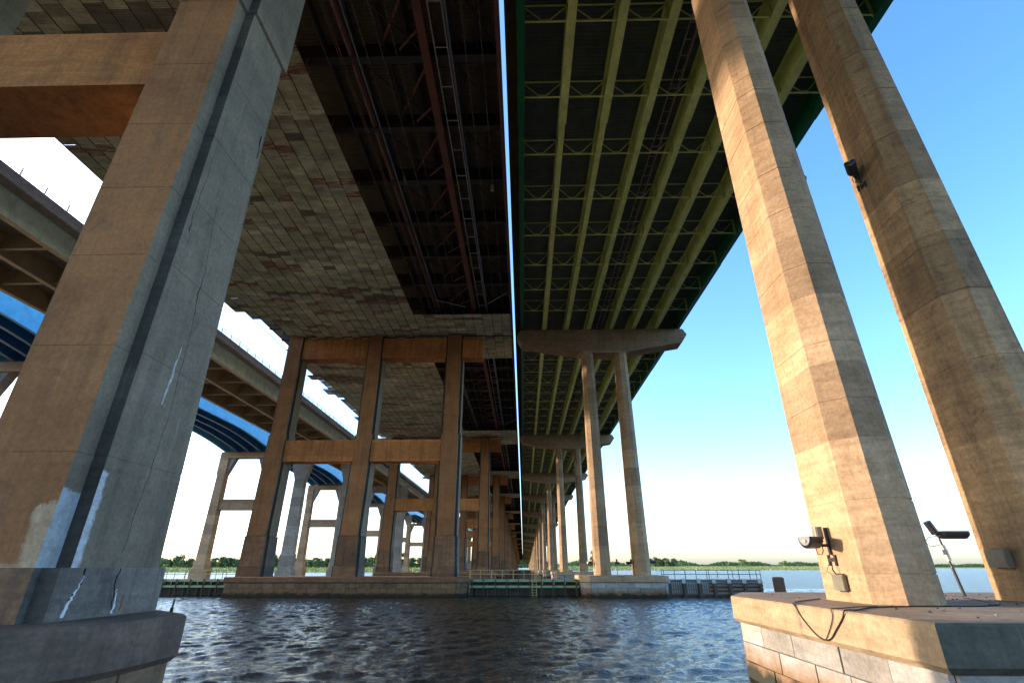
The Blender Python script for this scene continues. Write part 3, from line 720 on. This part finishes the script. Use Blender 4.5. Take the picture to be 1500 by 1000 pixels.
for (y0, y1, z0, z1) in ospans[5:]:
    m = MB(); n = 20
    m.hexa([(XL,y0,36.6+z0),(XI,y0,36.6+z0),(XI,y1,36.6+z1),(XL,y1,36.6+z1)], [(XL,y0,36.65+z0),(XI,y0,36.65+z0),(XI,y1,36.65+z1),(XL,y1,36.65+z1)])
    m.hexa([(XI+.01,y0,36.6+z0),(XR,y0,36.6+z0),(XR,y0+8,36.6+z0),(XI+.01,y0+8,36.6+z0)], [(XI+.01,y0,36.65+z0),(XR,y0,36.65+z0),(XR,y0+8,36.65+z0),(XI+.01,y0+8,36.65+z0)])
    m.hexa([(XI+.01,y1-7.5,36.6+z1),(XR,y1-7.5,36.6+z1),(XR,y1-.01,36.6+z1),(XI+.01,y1-.01,36.6+z1)], [(XI+.01,y1-7.5,36.65+z1),(XR,y1-7.5,36.65+z1),(XR,y1-.01,36.65+z1),(XI+.01,y1-.01,36.65+z1)])
    obj('shield_deck', m.mesh('shield_deck', PM[0]), ob, (-BX,-BY,-BZ))
# seam rails under the sheets
for (y0, y1, z0, z1) in ospans[:5]:
    for ix in range(0, ncol+1):
        x = XL+ix*PX+r.uniform(-.03,.03); m = MB(); m.beam((x,max(y0,-20),36.56+z0),(x,y1,36.56+z1),.05,.05)
        obj('seam_rail', m.mesh('seam_rail', M['seam']), ob, (-BX,-BY,-BZ))
    for ix in range(1, 10):
        x = XI+ix*PX
        for a, c in ((max(y0,-20), y0+8.0), (y1-7.9, y1)):
            if y0 < 20 and c > y0+8 > a and c < 30: c = y0+5
            za = z0+(z1-z0)*(a-y0)/(y1-y0); zc = z0+(z1-z0)*(c-y0)/(y1-y0)
            m = MB(); m.beam((x,a,36.57+za),(x,c,36.57+zc),.05,.05); obj('seam_rail', m.mesh('seam_rail', M['seam']), ob, (-BX,-BY,-BZ))
# hanger rods along the inner edge
rm = MB(); rm.box(-.02,-.02,0,.02,.02,.75); ROD = rm.mesh('hanger_rod', M['rod'])
rm = MB(); rm.box(-.015,-.015,0,.015,.015,1.6); ROD2 = rm.mesh('hanger_rod_long', M['rod'])
nr = 0
for (y0, y1, z0, z1) in ospans[:4]:
    y = y0+8.3
    while y < y1-7.6:
        if y > 18: obj('hanger_rod', ROD, ob, (XI+.06-BX, y-BY, 36.55-BZ), (r.uniform(-.15,.15), r.uniform(-.1,.1), 0)); nr += 1
        y += 1.8
    for ix in range(0, 10):
        for yy in (y1-7.75,):
            obj('hanger_rod', ROD, ob, (XI+.1+ix*PX-BX, yy-BY, 36.55-BZ), (r.uniform(-.15,.15), r.uniform(-.1,.1), 0))
# steelwork
for si, (y0, y1, z0, z1) in enumerate(ospans):
    L = math.hypot(y1-y0, z1-z0); rot = (math.atan2(z1-z0, y1-y0), 0, 0); loc = (0-BX, y0-BY, z0-BZ)
    def P(name, m, mat, **k): return obj(name, m.mesh(name, mat), ob, loc, rot, **k)
    d = MB(); corrug(d, XI-1.5, XR-.3, 0, L, 39.55, .30 if si < 3 else 1.2, .07); P('deck_soffit', d, M['corr_old'])
    d = MB(); d.box(XL-2.4,0,39.6,XR-.02,L,39.95); P('deck_slab', d, M['deckcon'])
    d = MB(); d.box(XL-2.4,0,39.96,XL-2.1,L,40.9); d.box(XR-.3,0,39.96,XR-.03,L,40.8); P('parapet', d, M['deckcon'])
    n = round(L/6.5); off = 5.9 if si == 1 else 3.3
    fy = [off+6.5*k for k in range(int((L-off)/6.5)+1)]
    for y in fy:
        m = MB(); m.box(XL-.4,y-.012,37.75,XR-.02,y+.012,39.5); m.box(XL-.4,y-.3,37.70,XR-.02,y+.3,37.745)
        P('floor_beam', m, M['darksteel'])
    for x in (-14.6,-12.2,-10.05,-8.3,-4.6,-3.1):
        m = MB(); m.box(x-.012,0,38.75,x+.012,L,39.5); m.box(x-.16,0,38.72,x+.16,L,38.748); P('stringer', m, M['darksteel'])
    m = MB(); m.box(-7.15,0,37.4,-6.55,L,37.46); m.box(-6.9,0,37.46,-6.8,L,39.4); m.box(-7.15,0,37.46,-7.1,L,37.62); m.box(-6.6,0,37.46,-6.55,L,37.62)
    P('main_girder', m, M['redsteel'])
    m = MB(); m.box(-1.62,0,35.2 if False else 36.4,XR,L,36.45); m.box(-1.42,0,36.45,XR,L,39.9); P('edge_girder', m, M['redsteel'])
    if si < 6:
        m = MB(); m.tube([(-12.45,0,38.0),(-12.45,L,38.0)], .27, 12); 
        for y in fy: m.tube([(-12.45,y-.1,38.0),(-12.45,y+.1,38.0)], .32, 12)
        P('water_pipe', m, M['pipe'])
        m = MB(); m.tube([(-11.98,0,37.75),(-11.98,L,37.75)], .06, 6); P('conduit', m, M['blueconduit'])
        m = MB()
        for x in (-6.12,-5.18): m.box(x-.035,0,37.5,x+.035,L,37.65)
        for k in range(int(L/3.25)): m.box(-6.08,1.6+k*3.25,37.54,-5.22,1.68+k*3.25,37.6)
        P('cable_tray', m, M['galv'])
        m = MB(); m.tube([(-5.0,0,37.7),(-5.0,L,37.7)], .09, 8); P('conduit', m, M['blueconduit'])
        for x, z, mt in ((-14.2,37.5,'lightwire'),(-13.3,37.6,'lightwire'),(-13.0,37.3,'rod'),(-11.2,37.6,'lightwire'),(-10.0,37.4,'lightwire'),(-9.1,37.9,'lightwire'),(-3.9,37.4,'lightwire'),(-2.7,37.4,'lightwire')):
            m = MB(); m.tube([(x,0,z),(x+.05,L*.5,z-.05),(x,L,z)], .022, 5); P('cable', m, M[mt])
        for k in range(9 if si < 4 else 0):      # slack loops of cable
            x = r.choice((-13.8,-11.2,-10,-8.3,-3.9,-2.7)); y = r.uniform(5, L-5); m = MB(); w = r.uniform(.8,2.2); h = r.uniform(.4,1.1)
            m.tube([(x, y+w*t/8, 37.5-h*math.sin(math.pi*t/8)) for t in range(9)], .018, 4); P('cable_loop', m, M['lightwire'])
    if si < 5:
        for a, c in zip(fy, fy[1:]):
            m = MB(); m.beam((-7.0,a+.6,37.9),(-10.2,c-.5,38.7),.16,.12); P('brace', m, M['redsteel'])
            m = MB(); m.beam((-12.2,a+.3,38.2),(-7.2,c-.4,38.0),.12,.1); P('brace', m, M['darksteel'])
            m = MB(); m.beam((-7.0,c-2.4,37.8),(-8.8,c-.6,38.0),.14,.14); P('brace', m, M['redsteel'])
            m = MB(); m.beam((-4.9,a+.4,38.3),(-1.7,c-.4,38.3),.1,.1); P('brace', m, M['darksteel'])
# small junction device and pale struts near the second pier
m = MB(); m.box(-2.9,38.2,36.9,-2.6,38.5,37.5); obj('junction_box', m.mesh('junction_box', M['galv']), ob, (-BX,-BY,-BZ))
for p, q_ in (((-4.7,62.0,37.3),(-1.9,59.5,37.6)), ((-12,61,37.4),(-8,63,37.3)), ((-4.7,128,37.3),(-1.9,124,37.6))):
    m = MB(); m.beam(p, q_, .1, .08); obj('brace', m.mesh('brace', M['galv']), ob, (-BX,-BY,-BZ))

# ------------------------------------------------------------------ pale green bridge
pb = thing('pale_green_bridge', 'bridge with pale green outer girder, tan cross beams and roadside railing', 'bridge', (-60, 71, 32))
QX, QY, QZ = -60, 71, 32
PBY = [-60.0, 18.0, 138.5, 200, 261.5, 330, 400, 470, 540]
def Q(name, m, mat, **k): return obj(name, m.mesh(name, mat), pb, (-QX,-QY,-QZ), **k)
for i in range(len(PBY)-1):
    y0, y1 = PBY[i], PBY[i+1]
    for gi, x in enumerate((-47.2,-53.4,-59.7)):
        outer = gi == 0; m = MB(); m.box(x-.02,y0,32.31,x+.02,y1-.03,34.75); m.box(x-.2,y0,34.75,x+.2,y1-.03,34.8)
        m2 = MB(); m2.box(x-.3,y0,32.25,x+.3,y1-.03,32.31)
        if outer:
            for k in range(int((y1-y0)/3.3)): m.box(x+.022,y0+1.6+k*3.3,32.33,x+.14,y0+1.63+k*3.3,34.7)
        g = Q('girder', m, M['palegreen'] if outer else M['khaki'])
        obj('flange', m2.mesh('flange', M['tanflange']), g)
    n = round((y1-y0)/6.6)
    for k in range(n):
        y = y0+(k+.5)*(y1-y0)/n; m = MB(); m.box(-59.6,y-.015,32.9,-47.25,y+.015,34.7); m2 = MB(); m2.box(-59.4,y-.17,32.84,-47.52,y+.17,32.9)
        g = Q('cross_beam', m, M['khaki']); obj('flange', m2.mesh('flange', M['tanflange']), g)
    m = MB(); m.box(-61.0,y0,34.81,-46.0,y1,35.1); m.box(-46.35,y0,35.1,-46.0,y1,36.15); m.box(-61.0,y0,35.1,-60.7,y1,36.1); m.box(-46.0,y0,34.9,-45.88,y1,35.25)
    Q('deck_slab', m, M['deckcon'])
    if i < 6:
        rl = Q('railing', (lambda m_: ([m_.box(-46.22,y0,z,-46.16,y1,z+.05) for z in (36.45,36.72,36.98)], m_)[1])(MB()), M['galv'])
        pm_ = MB(); pm_.box(-.05,-.04,0,.05,.04,.9); pme = pm_.mesh('post', M['galv'])
        for k in range(int((y1-y0)/2.6)): obj('post', pme, rl, (-46.19, y0+1+k*2.6, 36.14))
m = MB(); m.box(-46.1,64.2,36.1,-46.0,64.3,41.5); Q('lamp_mast', m, M['galv'])
def pale_pier(y):
    t = thing('grey_hammerhead_pier', 'x', 'bridge pier', (-53.8, y, 0), 'grey flared piers of the pale green bridge')
    m = MB(); rr = lambda z, w, d: [(-w,-d,z),(w,-d,z),(w,d,z),(-w,d,z)]
    m.loft([rr(-4,2.1,1.3), rr(2.6,2.1,1.3), rr(2.7,1.75,1.1), rr(6.4,1.7,1.1), rr(6.5,1.5,1.0), rr(25.0,1.35,.95), rr(28.5,2.4,1.0), rr(29.8,2.6,1.0)])
    me_ = m.mesh('column', M['palecon'])
    obj('column', me_, t, (-6.9,0,0)); obj('column', me_, t, (6.4,0,0))
    m = MB(); m.box(-9.4,-1.1,29.81,8.9,1.1,32.15)
    obj('pier_cap', m.mesh('pier_cap', M['palecon']), t)
    return t
for i, y in enumerate(PBY[1:8]):
    t = pale_pier(y) if i == 0 else copy_tree(t0)
    if i == 0: t0 = t
    t.location = (-53.8, y, 0)
    t['label'] = ordn[i]+' grey flared pier under the pale green girder bridge, counting from the camera'

# ------------------------------------------------------------------ blue bridge
bb = thing('blue_girder_bridge', 'bridge on haunched blue steel girders beyond the pale green bridge', 'bridge', (-76, 71, 33))
CX, CY, CZ = -76, 71, 33
BPY = [-66.0, 4.0, 71.5, 138.5, 200, 261.5, 323, 384.5, 446, 507.5]
def bl_z(y):   # underside of the girders
    for a, c in zip(BPY, BPY[1:]):
        if a <= y <= c:
            t = min(y-a, c-y)/24.0
            return 32.6+2.2*(1-(1-min(t,1))**2)**1.0 if t < 1 else 34.8
    return 34.8
for i in range(len(BPY)-1):
    y0, y1 = BPY[i], BPY[i+1]; n = 22
    for gi in range(5):
        x = -83.1+3.28*gi; out = gi in (0, 4); m = MB(); m2 = MB()
        for k in range(n):
            a = y0+(y1-y0)*k/n; c = y0+(y1-y0)*(k+1)/n; za, zc = bl_z(a), bl_z(c)
            m.hexa([(x-.02,a,za+.06),(x+.02,a,za+.06),(x+.02,c,zc+.06),(x-.02,c,zc+.06)], [(x-.02,a,38.2),(x+.02,a,38.2),(x+.02,c,38.2),(x-.02,c,38.2)])
            m2.hexa([(x-.28,a,za),(x+.28,a,za),(x+.28,c,zc),(x-.28,c,zc)], [(x-.28,a,za+.055),(x+.28,a,za+.055),(x+.28,c,zc+.055),(x-.28,c,zc+.055)])
        g = obj('girder', m.mesh('girder', M['lightblue'] if out else M['navy']), bb, (-CX,-CY,-CZ))
        obj('flange', m2.mesh('flange', M['flangeblue'] if not out else M['lightblue']), g)
    for k in range(10):
        y = y0+(k+.5)*(y1-y0)/10; m = MB(); z = bl_z(y)
        m.beam((-83.1,y,z+.9),(-70,y,z+.9),.12,.12); m.beam((-83.1,y,37.6),(-70,y,37.6),.12,.12)
        for gi in range(4):
            x = -83.1+3.28*gi; m.beam((x,y,37.5),(x+3.28,y,z+1),.09,.09)
        obj('cross_frame', m.mesh('cross_frame', M['navy']), bb, (-CX,-CY,-CZ))
    m = MB(); m.box(-84.2,y0,38.21,-68.8,y1,38.5); m.box(-69.1,y0,38.5,-68.8,y1,39.5); m.box(-84.2,y0,38.5,-83.9,y1,39.5)
    obj('deck_slab', m.mesh('deck_slab', M['navy']), bb, (-CX,-CY,-CZ))
def h_pier():
    t = thing('portal_pier', 'x', 'bridge pier', (-76.3, 0, 0), 'tan portal piers of the blue bridge')
    rr = lambda z, x0, x1, y0, y1: [(x0,y0,z),(x1,y0,z),(x1,y1,z),(x0,y1,z)]
    for s in (-1, 1):
        xc = 6.3*s; m = MB()
        m.loft([rr(-4,xc-1.9,xc+1.9,-1.7,1.7), rr(3.1,xc-1.9,xc+1.9,-1.7,1.7), rr(3.15,xc-1.55,xc+1.55,-1.45,1.45), rr(4.9,xc-1.5,xc+1.5,-1.4,1.4), rr(4.95,xc-1.25,xc+1.25,-1.2,1.2),
                rr(26.4,xc-1.05,xc+1.05,-1.05,1.05), rr(26.45,xc-1.2,xc+1.2,-1.15,1.15), rr(32.55,xc-1.2,xc+1.2,-1.15,1.15)])
        m.box(xc-.75,-1.32,5.2,xc+.75,-1.12,26.0) if False else None
        obj('column', m.mesh('column', M['hp']), t)
        w = MB(); x0 = xc-s*1.2
        w.loft([[(x0,-.8,27.0),(x0-s*.3,-.8,27.0),(x0-s*.3,.8,27.0),(x0,.8,27.0)][::s], [(x0,-.8,30.9),(x0-s*1.9,-.8,30.9),(x0-s*1.9,.8,30.9),(x0,.8,30.9)][::s]])
        obj('haunch', w.mesh('haunch', M['palecon']), t)
    m = MB(); m.box(-5.1,-1.1,30.92,5.1,1.1,32.5); obj('cap_beam', m.mesh('cap_beam', M['hp']), t)
    m = MB(); m.box(-5.2,-.8,17.2,5.2,.8,19.7); m.box(-5.3,-.95,19.7,5.3,.95,19.95); obj('cross_beam', m.mesh('cross_beam', M['hp']), t)
    return t
for i, y in enumerate(BPY[1:9]):
    t = h_pier() if i == 0 else copy_tree(t1)
    if i == 0: t1 = t
    t.location = (-76.3, y, 0)
    t['label'] = ordn[i]+' tan portal pier under the blue haunched girders, counting from the camera'

# ------------------------------------------------------------------ fenders and walkways
def rail_run(t, x0, x1, y, zdeck, step, mat, posth=1.1, lean=0):
    m = MB()
    for z in (zdeck+posth-.04, zdeck+posth*.52): m.tube([(x0,y,z),(x1,y,z)], .035, 6)
    rl = obj('railing', m.mesh('railing', mat), t)
    pm_ = MB(); pm_.box(-.03,-.03,0,.03,.03,posth-.02); me_ = pm_.mesh('post', mat)
    n = max(1, round((x1-x0)/step))
    for k in range(n+1): obj('post', me_, rl, (x0+(x1-x0)*k/n, y, zdeck))
def fender(label, x0, x1, y, greenish, nposts, rungs=False, brown=False):
    t = thing('timber_fender', label, 'fender', ((x0+x1)/2, y, 0), 'timber fenders and walkways between the piers')
    ox = (x0+x1)/2
    zd = 1.92
    pl = MB(); pl.box(-.075,-.65,-.05,.075,.65,0); plm = pl.mesh('plank', M['deckplank'])
    npl = int((x1-x0)/.16)
    if npl < 75:
        for k in range(npl): obj('plank', plm, t, (x0-ox+.08+k*.16, .75, zd), (0,0,rnd.uniform(-.01,.01)))
    else:
        m = MB()
        for k in range(npl): m.box(x0-ox+k*.16+.005,.1,zd-.05,x0-ox+k*.16+.155,1.4,zd+rnd.uniform(-.006,.006))
        obj('planks', m.mesh('planks', M['deckplank']), t, kind='stuff')
    m = MB(); m.box(x0-ox,.02,zd-.30,x1-ox,.10,zd-.06); obj('edge_board', m.mesh('edge_board', M['greenwale'] if greenish else M['timber']), t)
    rail_run(t, x0-ox, x1-ox, .15, zd, 1.35, M['railg'] if greenish else M['rail'])
    rail_run(t, x0-ox, x1-ox, 1.35, zd, 2.7, M['railg'] if greenish else M['rail'])
    for z in ((.95,) if greenish else (.28,.72,1.16,1.5)):
        m = MB(); m.box(x0-ox,-.12,z,x1-ox,.0,z+(.26 if greenish else .22)); obj('wale', m.mesh('wale', M['greenwale'] if greenish else M['wale']), t)
    if not greenish:
        xx = x0-ox
        for a, zz in ((x0-ox, 0), ):
            m = MB(); m.box(xx,.12,-1,x1-ox,.2,1.75); obj('sheeting', m.mesh('sheeting', M['timber2'] if brown else M['timber']), t)
    else:
        m = MB(); m.box(x0-ox,1.6,-1,x1-ox,1.7,1.6); obj('sheeting', m.mesh('sheeting', M['timber']), t)
    for k in range(nposts):
        x = x0-ox+.4+(x1-x0-.8)*k/max(1,nposts-1)
        m = MB()
        if greenish:
            m.beam((x,-.16,-1.5),(x,-.16,zd+.05),.11,.11)
            m2 = MB(); m2.tube([(x+.35,1.2,-2),(x+.35,1.2,zd-.05)], .17, 8); obj('pile', m2.mesh('pile', M['timber']), t)
            m2 = MB(); m2.box(x-.12,.1,zd-.32,x+.1,.3,zd-.04); m2.box(x-.06,-.05,zd-.5,x+.04,.1,zd-.1); obj('bracket', m2.mesh('bracket', M['railg']), t)
        else:
            m.beam((x,-.30,-1.5),(x,-.30,1.5),.34,.3)
            m2 = MB(); m2.box(x-.25,-.28,1.5,x+.2,.0,2.0); obj('bracket', m2.mesh('bracket', M['galv']), t)
        obj('pile', m.mesh('pile', M['timber']), t)
    return t
fl = fender('olive railed walkway and fender between the nearest and second frame pier, left', -52.0, -37.1, 70.2, True, 9)
fm = fender('green stained walkway and fender between the brown and the grey footing, centre', -6.9, 7.0, 70.0, True, 10)
fr = fender('dark timber fender with tall railing right of the grey stone footing', 17.6, 29.6, 69.3, False, 7, brown=True)
# extra uprights in the open end by the footing
m = MB()
for k in range(18):
    x = -5.5+k*.27
    for z in (.5,.94,1.38): m.box(x, -.16, z+.01, x+.10, -.121, z+.2)
obj('cleats', m.mesh('cleats', M['galv']), fr)
# ladder on the middle fender
m = MB(); 
for x in (1.0,1.55): m.box(x-.03,-.28,-.6,x+.03,-.22,3.05)
for k in range(9): m.box(1.03,-.27,-.2+k*.3,1.52,-.23,-.16+k*.3)
obj('ladder', m.mesh('ladder', M['railg']), fm)
m = MB(); m.loft([[(-.55,-.35,-3),(.55,-.35,-3),(.55,.35,-3),(-.55,.35,-3)], [(-.55,-.35,2.1),(.55,-.35,2.1),(.55,.35,2.1),(-.55,.35,2.1)], [(-.45,-.25,2.22),(.45,-.25,2.22),(.45,.25,2.22),(-.45,.25,2.22)]])
pile = obj('mooring_pile', m.mesh('mooring_pile', M['timber2']), None, (31.1, 68.2, 0), label='lone brown timber pile in the water right of the dark fender', category='pile')

# ------------------------------------------------------------------ lamps / cameras on the piers
def device(label, loc, rz, tilt=0, s=1.0, yaw=.55, group='surveillance cameras on the piers'):
    """pod camera on a wall bracket; local -x is away from the wall"""
    t = thing('surveillance_camera', label, 'camera', loc, group)
    t.rotation_euler = (0, 0, rz); t.scale = (s, s, s)
    m = MB(); rings = []
    for x, w, h in ((-.72,.17,.20),(-.67,.22,.27),(-.12,.21,.26),(0,.15,.16)):
        n = 10; ring = [(x, w*math.cos(a), .05-h*1.15*math.sin(a)) for a in [math.pi*k/n for k in range(n+1)]]
        ring += [(x, -w*.96, .07), (x, w*.96, .07)]
        rings.append(ring)
    m.loft(rings); hs = obj('housing', m.mesh('housing', M['blackplastic']), t, (-.30,0,0), (0, tilt, yaw))
    m = MB(); m.tube([(-.75,0,-.06),(-.72,0,-.06)], .04, 10); obj('lens', m.mesh('lens', M['galv']), hs)
    m = MB(); m.tube([(-.26,0,.02),(-.26,0,.36)], .13, 14); obj('sensor_can', m.mesh('sensor_can', M['boxgrey']), t)
    m = MB(); m.tube([(-.30,0,-.06),(-.2,0,-.16),(-.04,0,-.16)], .045, 8); m.box(-.34,-.05,-.08,-.18,.05,.02); obj('arm', m.mesh('arm', M['blackplastic']), t)
    m = MB(); m.box(-.06,-.05,-.42,0,.05,.34); m.box(-.05,-.2,-.72,0,-.13,-.42); m.box(-.05,.13,-.72,0,.2,-.42); m.box(-.05,-.13,-.6,0,.13,-.5); obj('mounting_plate', m.mesh('mounting_plate', M['blackplastic']), t)
    m = MB(); m.tube([(-.34,.0,-.1),(-.4,.05,-.25),(-.37,.05,-.4),(-.28,.03,-.42),(-.22,0,-.3),(-.24,0,-.12)], .014, 6); obj('cable', m.mesh('cable', M['wire']), t)
    return t
device('black pod camera near the foot of the nearest right column', (9.19, 16.35, 4.02), 0.0)
device('black pod camera high on the mottled second right column', (14.2, 16.5, 18.2), .35, .35, .95)
device('black camera peeking out behind the nearest right column edge', (11.05, 16.2, 18.0), math.pi, .1, .9)
def junction(label, loc, w=.55, h=.42, d=.12, rz=0):
    t = thing('junction_box', label, 'junction box', loc, 'junction boxes on the right columns'); t.rotation_euler = (0,0,rz)
    m = MB(); m.box(-d,-w/2,-h/2,-.03,w/2,h/2); obj('case', m.mesh('case', M['boxgrey']), t)
    m = MB(); m.box(-d-.015,-w/2+.02,-h/2+.02,-d-.001,w/2-.02,h/2-.02); obj('door', m.mesh('door', M['boxgrey']), t)
    m = MB(); m.box(-.03,-w/2+.08,-h/2-.03,0,w/2-.08,h/2+.03); obj('mounting_plate', m.mesh('mounting_plate', M['blackplastic']), t)
    return t
junction('grey junction box below the camera on the nearest right column', (9.19, 16.15, 2.86))
junction('brown grey box on the mottled second right column near its foot', (14.2, 16.4, 3.5), .7, .5, .2)
m = MB(); m.tube([(9.1,16.3,3.4),(9.05,16.25,3.2),(9.1,16.2,3.05)], .018, 6); m.tube([(9.12,16.5,3.35),(9.06,16.6,3.15),(9.12,16.3,3.02)], .01, 5)
obj('box_cable', m.mesh('box_cable', M['wire']), None, label='short black cable between the camera bracket and the grey junction box', category='cable')
# camera on a pole
t = thing('pole_camera', 'black camera on a leaning blue pole between the two near right columns', 'camera', (14.9, 19.2, 2.37))
m = MB(); m.tube([(0,0,0),(-.12,0,1.0)], .05, 8); m.tube([(-.12,0,1.0),(-.24,0,1.9)], .035, 8); obj('pole', m.mesh('pole', M['blackplastic']), t)
m = MB(); m.tube([(-.13,0,1.1),(-.2,0,1.6)], .075, 8); m.box(-.3,-.05,1.3,-.1,.08,1.45); obj('clamp', m.mesh('clamp', M['galv']), t)
m = MB(); rings = []
for x, w, h in ((-.25,.12,.14),(-.1,.2,.2),(.7,.2,.2),(.78,.16,.14)):
    rings.append([(x, w*math.cos(a), 2.0-h*math.sin(a)) for a in [math.pi*k/8 for k in range(9)]]+[(x,-w,2.06),(x,w,2.06)])
m.loft(rings); obj('housing', m.mesh('housing', M['blackplastic']), t)
m = MB(); m.tube([(-.3,0,1.98),(-.48,0,2.38)], .13, 10); obj('sensor_can', m.mesh('sensor_can', M['blackplastic']), t)
m = MB(); m.tube([(-.3,0,1.9),(-.6,0,1.85),(-.75,0,1.7),(-.6,0,1.55),(-.3,0,1.6)], .012, 5); obj('cable', m.mesh('cable', M['wire']), t)
# cables over the footing edge
def cable(label, pts, rad=.016):
    P_ = [Vector(p) for p in pts]; out = []
    for i in range(len(P_)-1):
        p0 = P_[max(0,i-1)]; p1 = P_[i]; p2 = P_[i+1]; p3 = P_[min(len(P_)-1,i+2)]
        for k in range(6):
            t_ = k/6; out.append(.5*((2*p1)+(p2-p0)*t_+(2*p0-5*p1+4*p2-p3)*t_*t_+(3*p1-3*p2+p3-p0)*t_**3))
    out.append(P_[-1]); m = MB(); m.tube(out, rad, 6)
    return obj('loose_cable', m.mesh('loose_cable', M['wire']), None, label=label, category='cable', group='loose cables on the right footing')
CABLE1 = [(9.1,17.4,2.385),(8.67,17.03,2.385),(7.7,16.0,2.385),(7.2,15.2,2.39),(7.128,14.95,2.33),(7.128,14.8,2.15),(7.128,14.4,1.87),(7.128,14.0,1.71),(7.128,13.6,1.73),(7.128,13.22,1.97),(7.128,12.86,2.23),(7.14,12.72,2.385),(7.5,12.9,2.385),(8.2,13.6,2.385),(8.9,13.95,2.385),(9.7,14.1,2.385),(11.3,14.2,2.385),(12.6,15.2,2.385),(13.9,18,2.385)]
CABLE2 = [(8.8,14.2,2.38),(8.2,14.0,2.38),(7.5,13.55,2.38),(7.16,13.3,2.38),(7.128,13.25,2.25),(7.128,13.45,2.0),(7.128,13.8,1.69)]
cable('black cable looping over the right footing edge, leftmost loop', CABLE1)
cable('thinner black cable looping beside the other over the right footing edge', CABLE2, .01)
b = MB(); r = random.Random(9)
for _ in range(150):
    x = r.uniform(8.5, 18); y = r.uniform(10.6, 15.0) if r.random() < .35 else r.uniform(16.5, 21)
    s = r.uniform(.012, .05); a = r.uniform(0, 6.28)
    if 9.0 < x < 11.3 and y > 14.2: continue
    b.loft([[(x+s*math.cos(a+k*1.57)*r.uniform(.7,1.2), y+s*math.sin(a+k*1.57), 2.365) for k in range(4)], [(x+s*.5*math.cos(a+k*1.57), y+s*.5*math.sin(a+k*1.57), 2.37+s*.7) for k in range(4)]], r.choice((0,0,0,1)))
obj('shell_debris', b.mesh('shell_debris', [plain('mussel_shell', (.03,.028,.035), .4), M['rod']]), kind='stuff', label='scattered shells and grit on the right footing top', category='debris')
m = MB(); m.tube([(0,0,-.02),(.01,0,.28)], .022, 6); m.box(-.03,-.03,0,.03,.03,.10)
obj('steel_stake', m.mesh('steel_stake', M['wire']), None, (-8.85,14.0,2.24), label='thin black stake standing on the edge of the left footing', category='stake')
# fixtures on the second pier
device('small dark camera on the left column of the second right pier', (9.2, 71.2, 3.9), 0, 0, 1.0)
device('small dark camera left of the right column of the second right pier', (14.25, 71.2, 3.9), 0, 0, 1.0)
device('small dark camera on the right side of the second right pier', (16.3, 71.2, 4.0), math.pi, 0, 1.0)
t = thing('post_light', 'small dark lamp on a post between the columns of the second right pier', 'lamp', (12.6, 74.0, 2.37))
m = MB(); m.tube([(0,0,0),(0,0,1.3)], .04, 6); obj('pole', m.mesh('pole', M['blackplastic']), t)
m = MB(); m.box(-.3,-.2,1.3,.3,.2,1.62); m.tube([(0,0,1.62),(0,0,1.95)], .12, 8); obj('lamp_head', m.mesh('lamp_head', M['blackplastic']), t)
